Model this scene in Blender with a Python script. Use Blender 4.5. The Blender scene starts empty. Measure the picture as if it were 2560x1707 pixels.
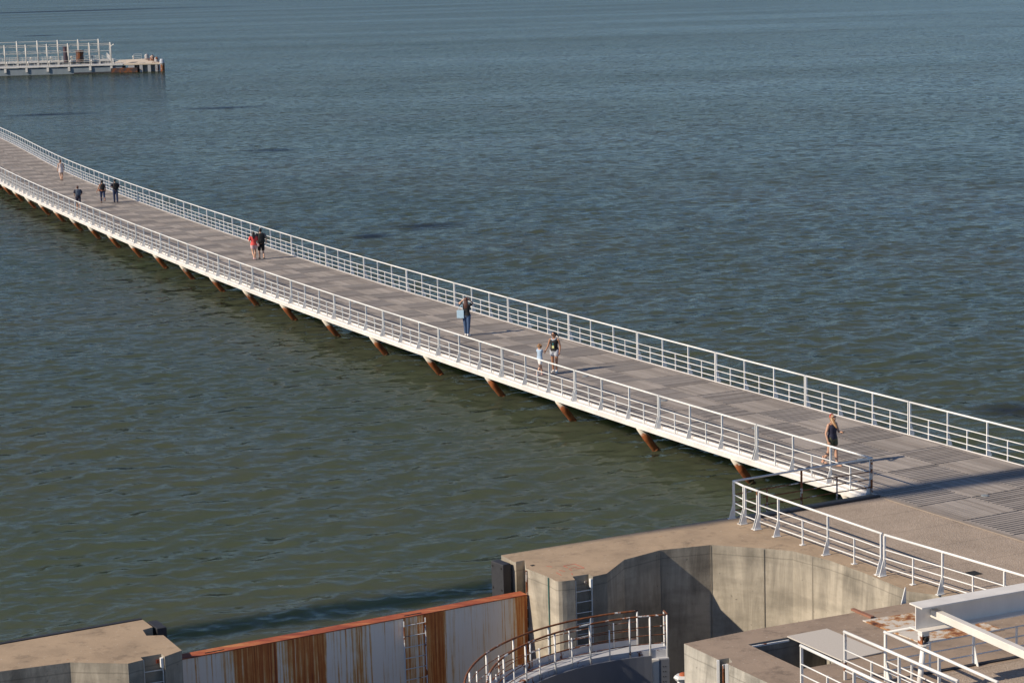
import bpy, bmesh, math, random
import numpy as np
from mathutils import Vector, Matrix
from mathutils.geometry import tessellate_polygon

R = math.radians
SC = bpy.context.scene
COL = SC.collection

# ------------------------------------------------------------------ camera
ZD = 1.10                       # boardwalk and quay level above the water
HC = 15.5                       # camera height above that level
F, Y0, ROLL, W, H = 5430.0, -60.0, -0.0287, 2560, 1707
TH = math.atan((H / 2 - Y0) / F)
cam = bpy.data.objects.new('camera', bpy.data.cameras.new('camera'))
COL.objects.link(cam)
_U = Vector((0, math.sin(TH), math.cos(TH)))
_c, _s = math.cos(ROLL), math.sin(ROLL)
_r = Vector((1, 0, 0)) * _c + _U * _s
_u = Vector((1, 0, 0)) * -_s + _U * _c
_b = _r.cross(_u)
cam.matrix_world = Matrix(((_r.x, _u.x, _b.x, 0), (_r.y, _u.y, _b.y, 0), (_r.z, _u.z, _b.z, HC + ZD), (0, 0, 0, 1)))
cam.data.sensor_width = 36
cam.data.lens = F / W * 36
cam.data.clip_end = 30000
SC.camera = cam

# ------------------------------------------------------------------ light
SUN_AZ, SUN_EL = 23.5, 31.8     # azimuth the shadows point to (from +X towards +Y), elevation
wd = bpy.data.worlds.new('World'); SC.world = wd; wd.use_nodes = True
nt = wd.node_tree
sky = nt.nodes.new('ShaderNodeTexSky'); sky.sky_type = 'NISHITA'; sky.sun_disc = False
sky.sun_elevation = R(SUN_EL)
_sd = Vector((-math.cos(R(SUN_AZ)), -math.sin(R(SUN_AZ)), 0))       # horizontal direction to the sun
sky.sun_rotation = math.atan2(_sd.x, _sd.y)
sky.air_density = .55; sky.dust_density = .10; sky.ozone_density = 3.0
nt.links.new(sky.outputs[0], nt.nodes['Background'].inputs[0])
nt.nodes['Background'].inputs[1].default_value = 0.11
sun = bpy.data.objects.new('sun', bpy.data.lights.new('sun', 'SUN')); COL.objects.link(sun)
sun.data.energy = 4.6; sun.data.angle = R(0.53); sun.data.color = (1.0, 0.87, 0.70)
tosun = Vector((_sd.x * math.cos(R(SUN_EL)), _sd.y * math.cos(R(SUN_EL)), math.sin(R(SUN_EL))))
sun.rotation_euler = tosun.to_track_quat('Z', 'Y').to_euler()
sun.location = (-60, -20, 60)
SC.view_settings.view_transform = 'Standard'; SC.view_settings.look = 'None'
SC.view_settings.exposure = 0.25; SC.view_settings.gamma = 1.0
SC.cycles.max_bounces = 6; SC.cycles.caustics_reflective = False; SC.cycles.caustics_refractive = False

# ------------------------------------------------------------------ measuring (camera geometry of the photograph)
def ray(u, v):
    x, y = u - W / 2, -(v - H / 2)
    x, y = _c * x - _s * y, _s * x + _c * y
    return Vector((x, F * math.cos(TH) + y * math.sin(TH), -F * math.sin(TH) + y * math.cos(TH)))
def P(u, v, z=0.0):             # point at height z above the quay level, world coordinates
    d = ray(u, v); t = (z - HC) / d.z
    return Vector((d.x * t, d.y * t, z + ZD))
def onplane(u, v, pt, n):
    o = Vector((0, 0, HC + ZD)); d = ray(u, v)
    return o + d * ((pt - o).dot(n) / d.dot(n))
def z4(x, y): return (1100 + x * .29762, 720 + y * .29762)
def z5(x, y): return (1700 + x * .36565, 900 + y * .36565)
def z6(x, y): return (1140 + x * .36565, 1250 + y * .36565)
def z7(x, y): return (1660 + x * .38265, 1250 + y * .38265)
def z8(x, y): return (x * .34014, 1407 + y * .34014)
def g1(x, y): return (2100 + x * .19558, 1430 + y * .19558)
def g4(x, y): return (440 + x * .39116, 1440 + y * .39116)

# ------------------------------------------------------------------ materials
def mat(name):
    m = bpy.data.materials.new(name); m.use_nodes = True
    return m, m.node_tree, m.node_tree.nodes['Principled BSDF']
def nd(t, typ, **kw):
    n = t.nodes.new(typ)
    for k, v in kw.items(): setattr(n, k, v)
    return n
def L(t, a, b): t.links.new(a, b)
def pos(t): return nd(t, 'ShaderNodeNewGeometry').outputs['Position']
def mapping(t, src, scale=(1, 1, 1), rot=(0, 0, 0)):
    m = nd(t, 'ShaderNodeMapping'); m.inputs['Scale'].default_value = scale; m.inputs['Rotation'].default_value = rot
    L(t, src, m.inputs[0]); return m.outputs[0]
def noise(t, vec, scale, detail=4, rough=.6, dist=0.0):
    n = nd(t, 'ShaderNodeTexNoise'); n.inputs['Scale'].default_value = scale; n.inputs['Detail'].default_value = detail
    n.inputs['Roughness'].default_value = rough; n.inputs['Distortion'].default_value = dist
    L(t, vec, n.inputs['Vector']); return n.outputs[0]
def ramp(t, fac, stops, interp='LINEAR'):
    r = nd(t, 'ShaderNodeValToRGB'); r.color_ramp.interpolation = interp
    e = r.color_ramp.elements
    while len(e) < len(stops): e.new(.5)
    for el, (p, c) in zip(e, stops):
        el.position = p; el.color = (c, c, c, 1) if isinstance(c, (int, float)) else (*c, 1)
    L(t, fac, r.inputs[0]); return r.outputs[0]
def mixc(t, fac, a, b, mode='MIX'):
    m = nd(t, 'ShaderNodeMix', data_type='RGBA', blend_type=mode)
    for s, v in ((m.inputs[0], fac), (m.inputs[6], a), (m.inputs[7], b)):
        if isinstance(v, (int, float)): s.default_value = v
        elif isinstance(v, tuple): s.default_value = (*v, 1)
        else: L(t, v, s)
    return m.outputs[2]
def mth(t, op, a, b=None, clamp=False):
    m = nd(t, 'ShaderNodeMath', operation=op, use_clamp=clamp)
    for s, v in ((m.inputs[0], a), (m.inputs[1], b)):
        if v is None: continue
        if isinstance(v, (int, float)): s.default_value = v
        else: L(t, v, s)
    return m.outputs[0]
def bump(t, b, hgt, strength, dist=.02):
    n = nd(t, 'ShaderNodeBump'); n.inputs['Strength'].default_value = strength; n.inputs['Distance'].default_value = dist
    L(t, hgt, n.inputs['Height']); L(t, n.outputs[0], b.inputs['Normal']); return n
def flat(name, c, rough=.6, var=.12, scale=6):
    m, t, b = mat(name)
    n = noise(t, pos(t), scale, 4)
    lo = tuple(x * (1 - var) for x in c); hi = tuple(min(1, x * (1 + var)) for x in c)
    L(t, ramp(t, n, [(.3, lo), (.7, hi)]), b.inputs['Base Color']); b.inputs['Roughness'].default_value = rough
    return m
RUST_A, RUST_B = (.10, .028, .010), (.30, .105, .035)
def painted(name, c, rust=.5, scale=3.0, rough=.45, streak=1.0):
    """white or grey paint over steel with rust breaking through (rust: 0 none .. 1 mostly rust)"""
    m, t, b = mat(name); p = pos(t)
    n = noise(t, mapping(t, p, (1, 1, streak)), scale, 6, .7)
    k = ramp(t, n, [(max(0.0, .76 - rust * .5), 0.0), (max(.02, .80 - rust * .5), 1.0)])
    rc = ramp(t, noise(t, p, 9, 4), [(.3, RUST_A), (.7, RUST_B)])
    dirt = ramp(t, noise(t, mapping(t, p, (1, 1, .3)), 1.3, 5), [(.35, .84), (.65, 1.0)])
    L(t, mixc(t, k, mixc(t, 1.0, c, dirt, 'MULTIPLY'), rc), b.inputs['Base Color'])
    L(t, ramp(t, k, [(0, rough), (1, .9)]), b.inputs['Roughness'])
    bump(t, b, k, .25, .004)
    return m
M = {}
M['white'] = painted('white_paint', (.80, .79, .76), .15, 2.4)
M['beam_white'] = painted('beam_paint', (.80, .76, .71), .10, 1.0)
M['white_rusty'] = painted('rusty_white_paint', (.74, .73, .70), .34, 2.2)
M['rail_rust'] = painted('peeling_rail', (.66, .66, .64), .72, 1.8)
M['post_rust'] = painted('rust_post', (.55, .5, .45), .62, 3.5)
M['steel_grey'] = painted('grey_steel', (.15, .16, .185), .05, 1.1)
M['girder'] = painted('girder_paint', (.78, .74, .68), .07, .8)
M['fascia'] = painted('fascia_paint', (.56, .56, .57), .40, 1.3)
M['strut'] = painted('strut_paint', (.74, .69, .62), .30, 1.0)
M['pontoon_hull'] = painted('pontoon_hull', (.20, .24, .27), .12, .5, .6, .25)
M['pontoon_white'] = painted('pontoon_white', (.66, .63, .58), .10, .35)
M['pontoon_rust'] = painted('pontoon_rust', (.40, .40, .40), .42, .55)
M['pontoon_deck'] = flat('pontoon_deck', (.62, .52, .40), .8, .1, .3)
M['rubber'] = flat('black_rubber', (.028, .028, .032), .65, .2, 8)
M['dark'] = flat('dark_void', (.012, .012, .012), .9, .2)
M['plate_grey'] = flat('chequer_plate', (.52, .475, .42), .85, .08, 30)
M['lens'] = flat('deck_light_metal', (.22, .24, .25), .5, .3, 40)

def wood():
    m, t, b = mat('weathered_timber'); g = nd(t, 'ShaderNodeNewGeometry')
    uv = nd(t, 'ShaderNodeUVMap')
    grain = noise(t, mapping(t, uv.outputs[0], (1.6, 34, 1)), 1.0, 5, .65)
    patch = noise(t, g.outputs['Position'], .55, 4)
    base = ramp(t, g.outputs['Random Per Island'], [(0, (.265, .228, .198)), (.35, (.312, .272, .238)), (.7, (.348, .305, .269)), (1, (.39, .344, .305))])
    c = mixc(t, 1.0, base, ramp(t, grain, [(.25, .72), (.7, 1.12)]), 'MULTIPLY')
    c = mixc(t, 1.0, c, ramp(t, patch, [(.3, .84), (.7, 1.1)]), 'MULTIPLY')
    L(t, c, b.inputs['Base Color']); b.inputs['Roughness'].default_value = .78
    bump(t, b, grain, .35, .006)
    return m
M['wood'] = wood()

def concrete(name, top, wall, streak=.75):
    m, t, b = mat(name); g = nd(t, 'ShaderNodeNewGeometry'); p = g.outputs['Position']
    sep = nd(t, 'ShaderNodeSeparateXYZ'); L(t, g.outputs['True Normal'], sep.inputs[0])
    up = ramp(t, sep.outputs[2], [(.3, 0.0), (.6, 1.0)])
    ct = ramp(t, noise(t, p, .9, 7, .62), [(.26, tuple(x * .74 for x in top)), (.5, top), (.74, tuple(x * 1.15 for x in top))])
    dk = ramp(t, noise(t, mapping(t, p, (1, 1, 1)), 2.2, 7, .75), [(.33, .5), (.47, 1.0)])
    ct = mixc(t, .7, ct, dk, 'MULTIPLY')
    sp = ramp(t, noise(t, p, 11, 2), [(.66, 0.0), (.72, 1.0)])
    ct = mixc(t, mth(t, 'MULTIPLY', sp, .35), ct, (.62, .58, .52))
    sz = nd(t, 'ShaderNodeSeparateXYZ'); L(t, p, sz.inputs[0])
    och = ramp(t, noise(t, p, 2.6, 6, .75), [(.64, 0.0), (.70, .55)])
    ct = mixc(t, och, ct, (.34, .18, .07))
    st = noise(t, mapping(t, p, (.8, .8, .16)), 1.5, 8, .66, 1.2)
    st2 = noise(t, mapping(t, p, (5, 5, .35)), 1.2, 6, .7, .3)
    cw = ramp(t, noise(t, p, .8, 8, .62), [(.25, tuple(x * .66 for x in wall)), (.5, wall), (.75, tuple(x * 1.2 for x in wall))])
    # runs of dirt that start under the coping and thin out downwards
    hgt = mth(t, 'MULTIPLY', mth(t, 'ADD', mth(t, 'SUBTRACT', sz.outputs[2], ZD), 2.6), .38, True)
    sk = ramp(t, mth(t, 'ADD', st, mth(t, 'MULTIPLY', hgt, -.13)), [(.30, .28), (.50, 1.0)])
    cw = mixc(t, streak, cw, sk, 'MULTIPLY')
    cw = mixc(t, .18, cw, ramp(t, st2, [(.3, .55), (.6, 1.06)]), 'MULTIPLY')
    cw = mixc(t, .7, cw, ramp(t, noise(t, mapping(t, p, (.6, .6, 2.2)), 1.1, 5, .6), [(.36, .7), (.55, 1.04)]), 'MULTIPLY')
    # blow holes left by the formwork, and the coping pour line 0.25 m below the top
    pore = ramp(t, noise(t, p, 7, 3, .5), [(.24, .45), (.30, 1.0)])
    cw = mixc(t, .8, cw, pore, 'MULTIPLY')
    zz = mth(t, 'ADD', sz.outputs[2], mth(t, 'MULTIPLY', noise(t, p, 3, 3), .05))
    ln = ramp(t, mth(t, 'ABSOLUTE', mth(t, 'SUBTRACT', zz, ZD - .22)), [(0.0, .62), (.025, 1.0)])
    cw = mixc(t, .9, cw, ln, 'MULTIPLY')
    L(t, mixc(t, up, cw, ct), b.inputs['Base Color']); b.inputs['Roughness'].default_value = .88
    bump(t, b, noise(t, p, 14, 6, .7), .45, .015)
    return m
M['pier'] = concrete('pier_concrete', (.385, .282, .185), (.43, .38, .30), .55)
M['block'] = concrete('quay_concrete', (.31, .232, .17), (.44, .41, .35), .6)

def aggregate():
    m, t, b = mat('exposed_aggregate'); p = pos(t)
    v = nd(t, 'ShaderNodeTexVoronoi'); v.inputs['Scale'].default_value = 26; L(t, p, v.inputs['Vector'])
    c = ramp(t, v.outputs['Color'], [(.2, (.34, .265, .20)), (.55, (.385, .305, .235)), (.9, (.44, .355, .28))])
    c = mixc(t, .8, c, ramp(t, noise(t, p, .7, 6, .65), [(.3, .78), (.7, 1.1)]), 'MULTIPLY')
    br = nd(t, 'ShaderNodeTexBrick'); br.inputs['Scale'].default_value = 1
    br.inputs['Brick Width'].default_value = 7.0; br.inputs['Row Height'].default_value = 1.75; br.inputs['Mortar Size'].default_value = .012
    br.inputs['Color1'].default_value = br.inputs['Color2'].default_value = (1, 1, 1, 1); br.inputs['Mortar'].default_value = (.45, .45, .45, 1)
    L(t, mapping(t, p, (1, 1, 1), (0, 0, R(-27))), br.inputs['Vector'])
    c = mixc(t, .8, c, br.outputs[0], 'MULTIPLY')
    L(t, c, b.inputs['Base Color']); b.inputs['Roughness'].default_value = .9
    bump(t, b, v.outputs['Distance'], .5, .02)
    return m
M['aggregate'] = aggregate()

def pile_mat():
    m, t, b = mat('rusting_pile'); p = pos(t)
    tc = nd(t, 'ShaderNodeTexCoord').outputs['Object']
    s = nd(t, 'ShaderNodeSeparateXYZ'); L(t, tc, s.inputs[0])
    oi = nd(t, 'ShaderNodeObjectInfo').outputs['Random']
    zz = mth(t, 'ADD', s.outputs[2], mth(t, 'MULTIPLY', mth(t, 'SUBTRACT', noise(t, p, 3.5, 5), .5), .7))
    zz = mth(t, 'ADD', zz, mth(t, 'MULTIPLY', oi, .12))
    rc = ramp(t, noise(t, mapping(t, p, (1, 1, .5)), 4, 6, .7), [(.25, (.09, .028, .012)), (.5, (.32, .088, .02)), (.75, (.47, .17, .05))])
    rc = mixc(t, ramp(t, zz, [(.0, 1.0), (.14, 0.0)]), rc, (.06, .048, .02))          # weed near the water line
    k = ramp(t, zz, [(.62, 0.0), (.74, 1.0)])
    L(t, mixc(t, k, rc, (.60, .55, .46)), b.inputs['Base Color']); b.inputs['Roughness'].default_value = .85
    bump(t, b, noise(t, p, 18, 5), .4, .01)
    return m
M['pile'] = pile_mat()

def gate_mat():
    m, t, b = mat('rust_streaked_gate'); p = pos(t)
    tc = nd(t, 'ShaderNodeTexCoord').outputs['Object']
    s = nd(t, 'ShaderNodeSeparateXYZ'); L(t, tc, s.inputs[0])
    wob = mth(t, 'MULTIPLY', mth(t, 'SUBTRACT', noise(t, mapping(t, tc, (7, 1, .35)), 1.0, 6, .75), .5), .34)
    x = mth(t, 'DIVIDE', mth(t, 'ADD', s.outputs[0], wob), 10.1)
    st = [(0, .1), (.022, .0), (.07, .0), (.076, .6), (.082, .0), (.14, .1), (.148, .5), (.16, .2), (.17, .7), (.26, .95), (.285, .9), (.292, .2), (.31, .55), (.33, .75),
          (.416, .8), (.42, .08), (.472, .1), (.477, .6), (.482, .08), (.515, .55), (.55, .05), (.635, .03), (.64, .6), (.675, .3), (.70, .95), (.755, .85), (.76, .04), (.945, .12), (.965, .62), (1.0, .9)]
    k = ramp(t, x, st)
    fine = noise(t, mapping(t, tc, (16, 1, .22)), 1.0, 7, .72)
    k = mth(t, 'ADD', mth(t, 'MULTIPLY', k, .68), mth(t, 'MULTIPLY', mth(t, 'SUBTRACT', fine, .52), 2.5))
    patch = ramp(t, noise(t, mapping(t, tc, (1.6, 1, .9)), 1.4, 6, .7), [(.3, -.18), (.7, .22)])
    k = mth(t, 'ADD', k, patch)
    col = ramp(t, k, [(.14, (.95, .82, .69)), (.28, (.88, .69, .48)), (.42, (.76, .40, .14)), (.62, (.62, .19, .04)), (.84, (.44, .105, .025)), (1, (.22, .05, .015))])
    L(t, col, b.inputs['Base Color']); b.inputs['Roughness'].default_value = .7
    bump(t, b, fine, .2, .01)
    return m
M['gate'] = gate_mat()
def gate_top():
    m, t, b = mat('rust_plate'); p = pos(t)
    n = noise(t, mapping(t, p, (.7, 3.0, 1), (0, 0, R(-29))), .9, 8, .72)
    L(t, ramp(t, n, [(.28, (.09, .025, .015)), (.40, (.27, .055, .024)), (.52, (.40, .11, .04)), (.62, (.55, .25, .09)), (.70, (.62, .44, .24))]), b.inputs['Base Color'])
    b.inputs['Roughness'].default_value = .8; bump(t, b, noise(t, p, 20, 5), .4, .01)
    return m
M['gate_top'] = gate_top()
def rusty_plate():
    m, t, b = mat('flaking_plate'); p = pos(t)
    n = noise(t, p, 1.4, 7, .68)
    L(t, ramp(t, n, [(.38, (.06, .02, .01)), (.46, (.26, .09, .03)), (.51, (.45, .25, .11)), (.55, (.58, .52, .44)), (.7, (.62, .58, .52))]), b.inputs['Base Color'])
    b.inputs['Roughness'].default_value = .8; bump(t, b, n, .4, .02)
    return m
M['flaking'] = rusty_plate()

# cloth, skin, hair
for k, c, r in (('skin', (.52, .30, .20), .5), ('skin_tan', (.38, .19, .11), .5), ('hair_black', (.012, .010, .010), .45), ('hair_brown', (.075, .028, .016), .4),
                ('hair_blond', (.30, .165, .07), .45), ('hair_auburn', (.13, .05, .025), .45), ('hair_curly', (.27, .14, .06), .5), ('navy', (.020, .021, .045), .8), ('black', (.006, .006, .007), .8),
                ('grey_cloth', (.10, .10, .105), .8), ('jeans', (.045, .085, .17), .85), ('dark_jeans', (.022, .035, .085), .85), ('khaki', (.085, .085, .045), .85),
                ('coral', (.70, .075, .065), .75), ('pink', (.62, .40, .40), .8), ('floral', (.60, .52, .50), .8), ('white_cloth', (.72, .70, .68), .8),
                ('pale_blue', (.36, .47, .60), .8), ('light_grey', (.45, .47, .52), .8), ('tote', (.40, .56, .68), .8), ('red', (.60, .02, .03), .6), ('tan_leather', (.33, .12, .06), .6),
                ('teal', (.03, .32, .36), .6), ('badge', (.55, .55, .25), .5), ('bag_blue', (.055, .075, .115), .7), ('phone', (.02, .01, .012), .2), ('glass_dark', (.008, .008, .009), .1),
                ('sole', (.75, .73, .70), .6), ('chalk', (.55, .10, .06), .9), ('green_strip', (.03, .17, .15), .7), ('lips', (.35, .10, .09), .5)):
    M[k] = flat('m_' + k, c, r, .08, 9)

# ------------------------------------------------------------------ mesh building
def tag(o, label=None, cat=None, group=None, kind=None):
    if label: o['label'] = label
    if cat: o['category'] = cat
    if group: o['group'] = group
    if kind: o['kind'] = kind
    return o
def empty(name, loc, rz=0.0):
    o = bpy.data.objects.new(name, None); COL.objects.link(o); o.location = loc; o.rotation_euler = (0, 0, rz)
    o.empty_display_size = .2
    return o
def wloc(o):
    v = Vector((0, 0, 0))
    while o is not None: v += Vector(o.location); o = o.parent
    return v
class MB:
    def __init__(s): s.v = []; s.f = []; s.uv = None; s.smooth = False
    def add(s, vs, fs):
        n = len(s.v); s.v += [Vector(v) for v in vs]; s.f += [tuple(i + n for i in f) for f in fs]; return s
    def box(s, c, d, M3=None):
        c = Vector(c); M3 = M3 or Matrix.Identity(3)
        vs = [c + M3 @ Vector((x * d[0] / 2, y * d[1] / 2, z * d[2] / 2)) for x in (-1, 1) for y in (-1, 1) for z in (-1, 1)]
        return s.add(vs, [(0, 1, 3, 2), (4, 6, 7, 5), (0, 4, 5, 1), (2, 3, 7, 6), (0, 2, 6, 4), (1, 5, 7, 3)])
    def bar(s, a, b, w, h, up=(0, 0, 1)):            # box from a to b
        a, b = Vector(a), Vector(b); x = (b - a); l = x.length; x.normalize()
        y = Vector(up).cross(x)
        if y.length < 1e-4: y = Vector((1, 0, 0)).cross(x)
        y.normalize(); z = x.cross(y)
        return s.box((a + b) / 2, (l, w, h), Matrix((x, y, z)).transposed())
    def tube(s, pts, r, n=8, cap=True, closed=False):
        pts = [Vector(p) for p in pts]; k = len(pts)
        rs = r if isinstance(r, (list, tuple)) else [r] * k
        prev = None; rings = []
        for i, p in enumerate(pts):
            a = pts[i - 1] if (i > 0 or closed) else p; b = pts[(i + 1) % k] if (i < k - 1 or closed) else p
            t = (b - a).normalized()
            if prev is None:
                u = t.cross(Vector((0, 0, 1)))
                if u.length < 1e-3: u = t.cross(Vector((0, 1, 0)))
            else: u = prev - t * prev.dot(t)
            u.normalize(); prev = u; w = t.cross(u)
            rings.append([p + (u * math.cos(2 * math.pi * j / n) + w * math.sin(2 * math.pi * j / n)) * rs[i] for j in range(n)])
        vs = [q for rg in rings for q in rg]; fs = []
        for i in range(k if closed else k - 1):
            i2 = (i + 1) % k
            for j in range(n): fs.append((i * n + j, i * n + (j + 1) % n, i2 * n + (j + 1) % n, i2 * n + j))
        if cap and not closed: fs += [tuple(range(n))[::-1], tuple((k - 1) * n + j for j in range(n))]
        return s.add(vs, fs)
    def prism(s, poly, z0, z1, holes=()):            # poly: list of (x, y), extruded
        loops = [[Vector((p[0], p[1], 0)) for p in poly]] + [[Vector((p[0], p[1], 0)) for p in h] for h in holes]
        tri = tessellate_polygon(loops); allp = [p for lp in loops for p in lp]; n = len(allp)
        vs = [(p.x, p.y, z1) for p in allp] + [(p.x, p.y, z0) for p in allp]; fs = []
        for a, b, c in tri:
            if (allp[b] - allp[a]).cross(allp[c] - allp[a]).z < 0: b, c = c, b
            fs += [(a, b, c), (c + n, b + n, a + n)]
        o = 0
        for li, lp in enumerate(loops):
            ar = sum(lp[i].x * lp[(i + 1) % len(lp)].y - lp[(i + 1) % len(lp)].x * lp[i].y for i in range(len(lp)))
            ccw = (ar > 0) == (li == 0)
            for i in range(len(lp)):
                a, b = o + i, o + (i + 1) % len(lp)
                fs.append((a, a + n, b + n, b) if ccw else (a, b, b + n, a + n))
            o += len(lp)
        return s.add(vs, fs)
    def loft(s, rings, cap=True):                    # rings: equal-length lists of points
        n = len(rings[0]); vs = [q for rg in rings for q in rg]; fs = []
        for i in range(len(rings) - 1):
            for j in range(n): fs.append((i * n + j, i * n + (j + 1) % n, (i + 1) * n + (j + 1) % n, (i + 1) * n + j))
        if cap: fs += [tuple(range(n))[::-1], tuple((len(rings) - 1) * n + j for j in range(n))]
        return s.add(vs, fs)
    def ell(s, c, r, n=12, m=8, rot=None):
        c = Vector(c); rings = []
        for i in range(1, m):
            a = math.pi * i / m
            rings.append([Vector((r[0] * math.sin(a) * math.cos(2 * math.pi * j / n), r[1] * math.sin(a) * math.sin(2 * math.pi * j / n), -r[2] * math.cos(a))) for j in range(n)])
        rings = [[c + (rot @ q if rot else q) for q in rg] for rg in rings]
        return s.loft(rings)
    def mesh(s, name):
        me = bpy.data.meshes.new(name); me.from_pydata([tuple(v) for v in s.v], [], s.f)
        if s.smooth: me.polygons.foreach_set('use_smooth', [True] * len(me.polygons))
        return me
    def build(s, name, m, parent=None, bevel=0, local=False):
        """link as ONE mesh object. Coordinates are world ones unless local; the origin goes to the parent or to the base of the mesh"""
        if local: off = Vector((0, 0, 0))
        elif parent is not None: off = wloc(parent)
        else:
            a = np.array([tuple(v) for v in s.v]); off = Vector((float((a[:, 0].min() + a[:, 0].max()) / 2), float((a[:, 1].min() + a[:, 1].max()) / 2), float(a[:, 2].min())))
        s.v = [v - off for v in s.v]
        me = s.mesh(name); me.materials.append(M[m] if isinstance(m, str) else m)
        bm = bmesh.new(); bm.from_mesh(me); bmesh.ops.recalc_face_normals(bm, faces=bm.faces[:]); bm.to_mesh(me); bm.free()
        o = bpy.data.objects.new(name, me); COL.objects.link(o)
        if parent is not None: o.parent = parent
        elif not local: o.location = off
        if bevel:
            bv = o.modifiers.new('bevel', 'BEVEL'); bv.width = bevel; bv.segments = 2; bv.limit_method = 'ANGLE'; bv.angle_limit = R(40)
        return o
def copy_tree(o, parent=None):
    c = o.copy(); COL.objects.link(c)
    if parent is not None: c.parent = parent
    for ch in [x for x in COL.objects if x.parent == o]: copy_tree(ch, c)
    return c

# ------------------------------------------------------------------ water
def lock_line(x):               # behind this line (towards the camera) lies the lock, not the river
    pts = [(-60, 20), (-14, 48.6), (-8.4, 50.95), (.1, 56.1), (12, 62.6), (22, 67.5), (40, 76), (80, 96)]
    return np.interp(x, [p[0] for p in pts], [p[1] for p in pts])
def make_water():
    rng = np.random.default_rng(5)
    hz = HC + ZD
    rows = [38.0]
    while rows[-1] < 14000:
        y = rows[-1]; rows.append(y + max(.085, y * y / (2172 * hz) * (1.0 if y < 900 else 2.5)))
    rows = np.array(rows); nc = 430
    a = np.linspace(-1, 1, nc)
    Y = np.repeat(rows[:, None], nc, 1); X = a[None, :] * (rows[:, None] * .275 + 13.0)
    X = X + rng.uniform(-.2, .2, X.shape) * (X[:, 1:2] - X[:, 0:1])
    dx = np.abs(X[:, 1:2] - X[:, 0:1]); dy = np.gradient(rows)[:, None]
    lost = np.zeros_like(X); Z = np.zeros_like(X); DX = np.zeros_like(X); DY = np.zeros_like(X)
    wind = R(-52)                                   # direction the waves run
    # patches of stronger and weaker chop
    g = np.zeros_like(X)
    for _ in range(14):
        k = rng.uniform(.02, .11); th = rng.uniform(0, 2 * np.pi); g += np.sin(k * (X * np.cos(th) + Y * np.sin(th)) + rng.uniform(0, 7))
    amp = 1 + .16 * g / 2.6
    N = 170
    for i in range(N):
        lam = .26 * (4.2 / .26) ** (rng.uniform() ** 1.15)
        th = wind + rng.normal(0, .78 if lam < 1.1 else .5)
        k = 2 * np.pi / lam
        steep = .018 * (1.0 if lam < .9 else (.9 / lam) ** .75) * rng.uniform(.6, 1.3)
        A = steep / k
        kx, ky = k * np.cos(th), k * np.sin(th)
        proj = np.maximum(dx * abs(np.cos(th)), dy * abs(np.sin(th)) * .9)
        fade = np.clip((lam / np.maximum(proj, 1e-6) - 2.0) / 2.5, 0, 1)
        ph = kx * X + ky * Y + rng.uniform(0, 2 * np.pi)
        s = np.sin(ph) * A * fade * amp; c = np.cos(ph) * A * fade * amp
        lost += (1 - fade) ** 2 * steep ** 2 / 2
        Z += s; DX += c * np.cos(th) * .9; DY += c * np.sin(th) * .9
    X2, Y2 = X + DX, Y + DY
    nr = len(rows)
    co = np.stack([X2, Y2, Z], -1).reshape(-1, 3)
    idx = np.arange(nr * nc).reshape(nr, nc)
    q = np.stack([idx[:-1, :-1], idx[:-1, 1:], idx[1:, 1:], idx[1:, :-1]], -1).reshape(-1, 4)
    keep = (co[q][:, :, 1] > lock_line(co[q][:, :, 0]) - .02).all(1)
    q = q[keep]
    used = np.unique(q); remap = -np.ones(len(co), int); remap[used] = np.arange(len(used)); co = co[used]; q = remap[q]; lost = np.sqrt(lost).ravel()[used]
    me = bpy.data.meshes.new('water'); me.vertices.add(len(co)); me.vertices.foreach_set('co', co.ravel())
    me.loops.add(q.size); me.loops.foreach_set('vertex_index', q.ravel())
    me.polygons.add(len(q)); me.polygons.foreach_set('loop_start', np.arange(0, q.size, 4)); me.polygons.foreach_set('use_smooth', np.ones(len(q), bool))
    me.update()
    me.attributes.new('chop', 'FLOAT', 'POINT').data.foreach_set('value', lost.astype(np.float32))
    o = bpy.data.objects.new('water', me); COL.objects.link(o); tag(o, kind='structure')
    return o
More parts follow.
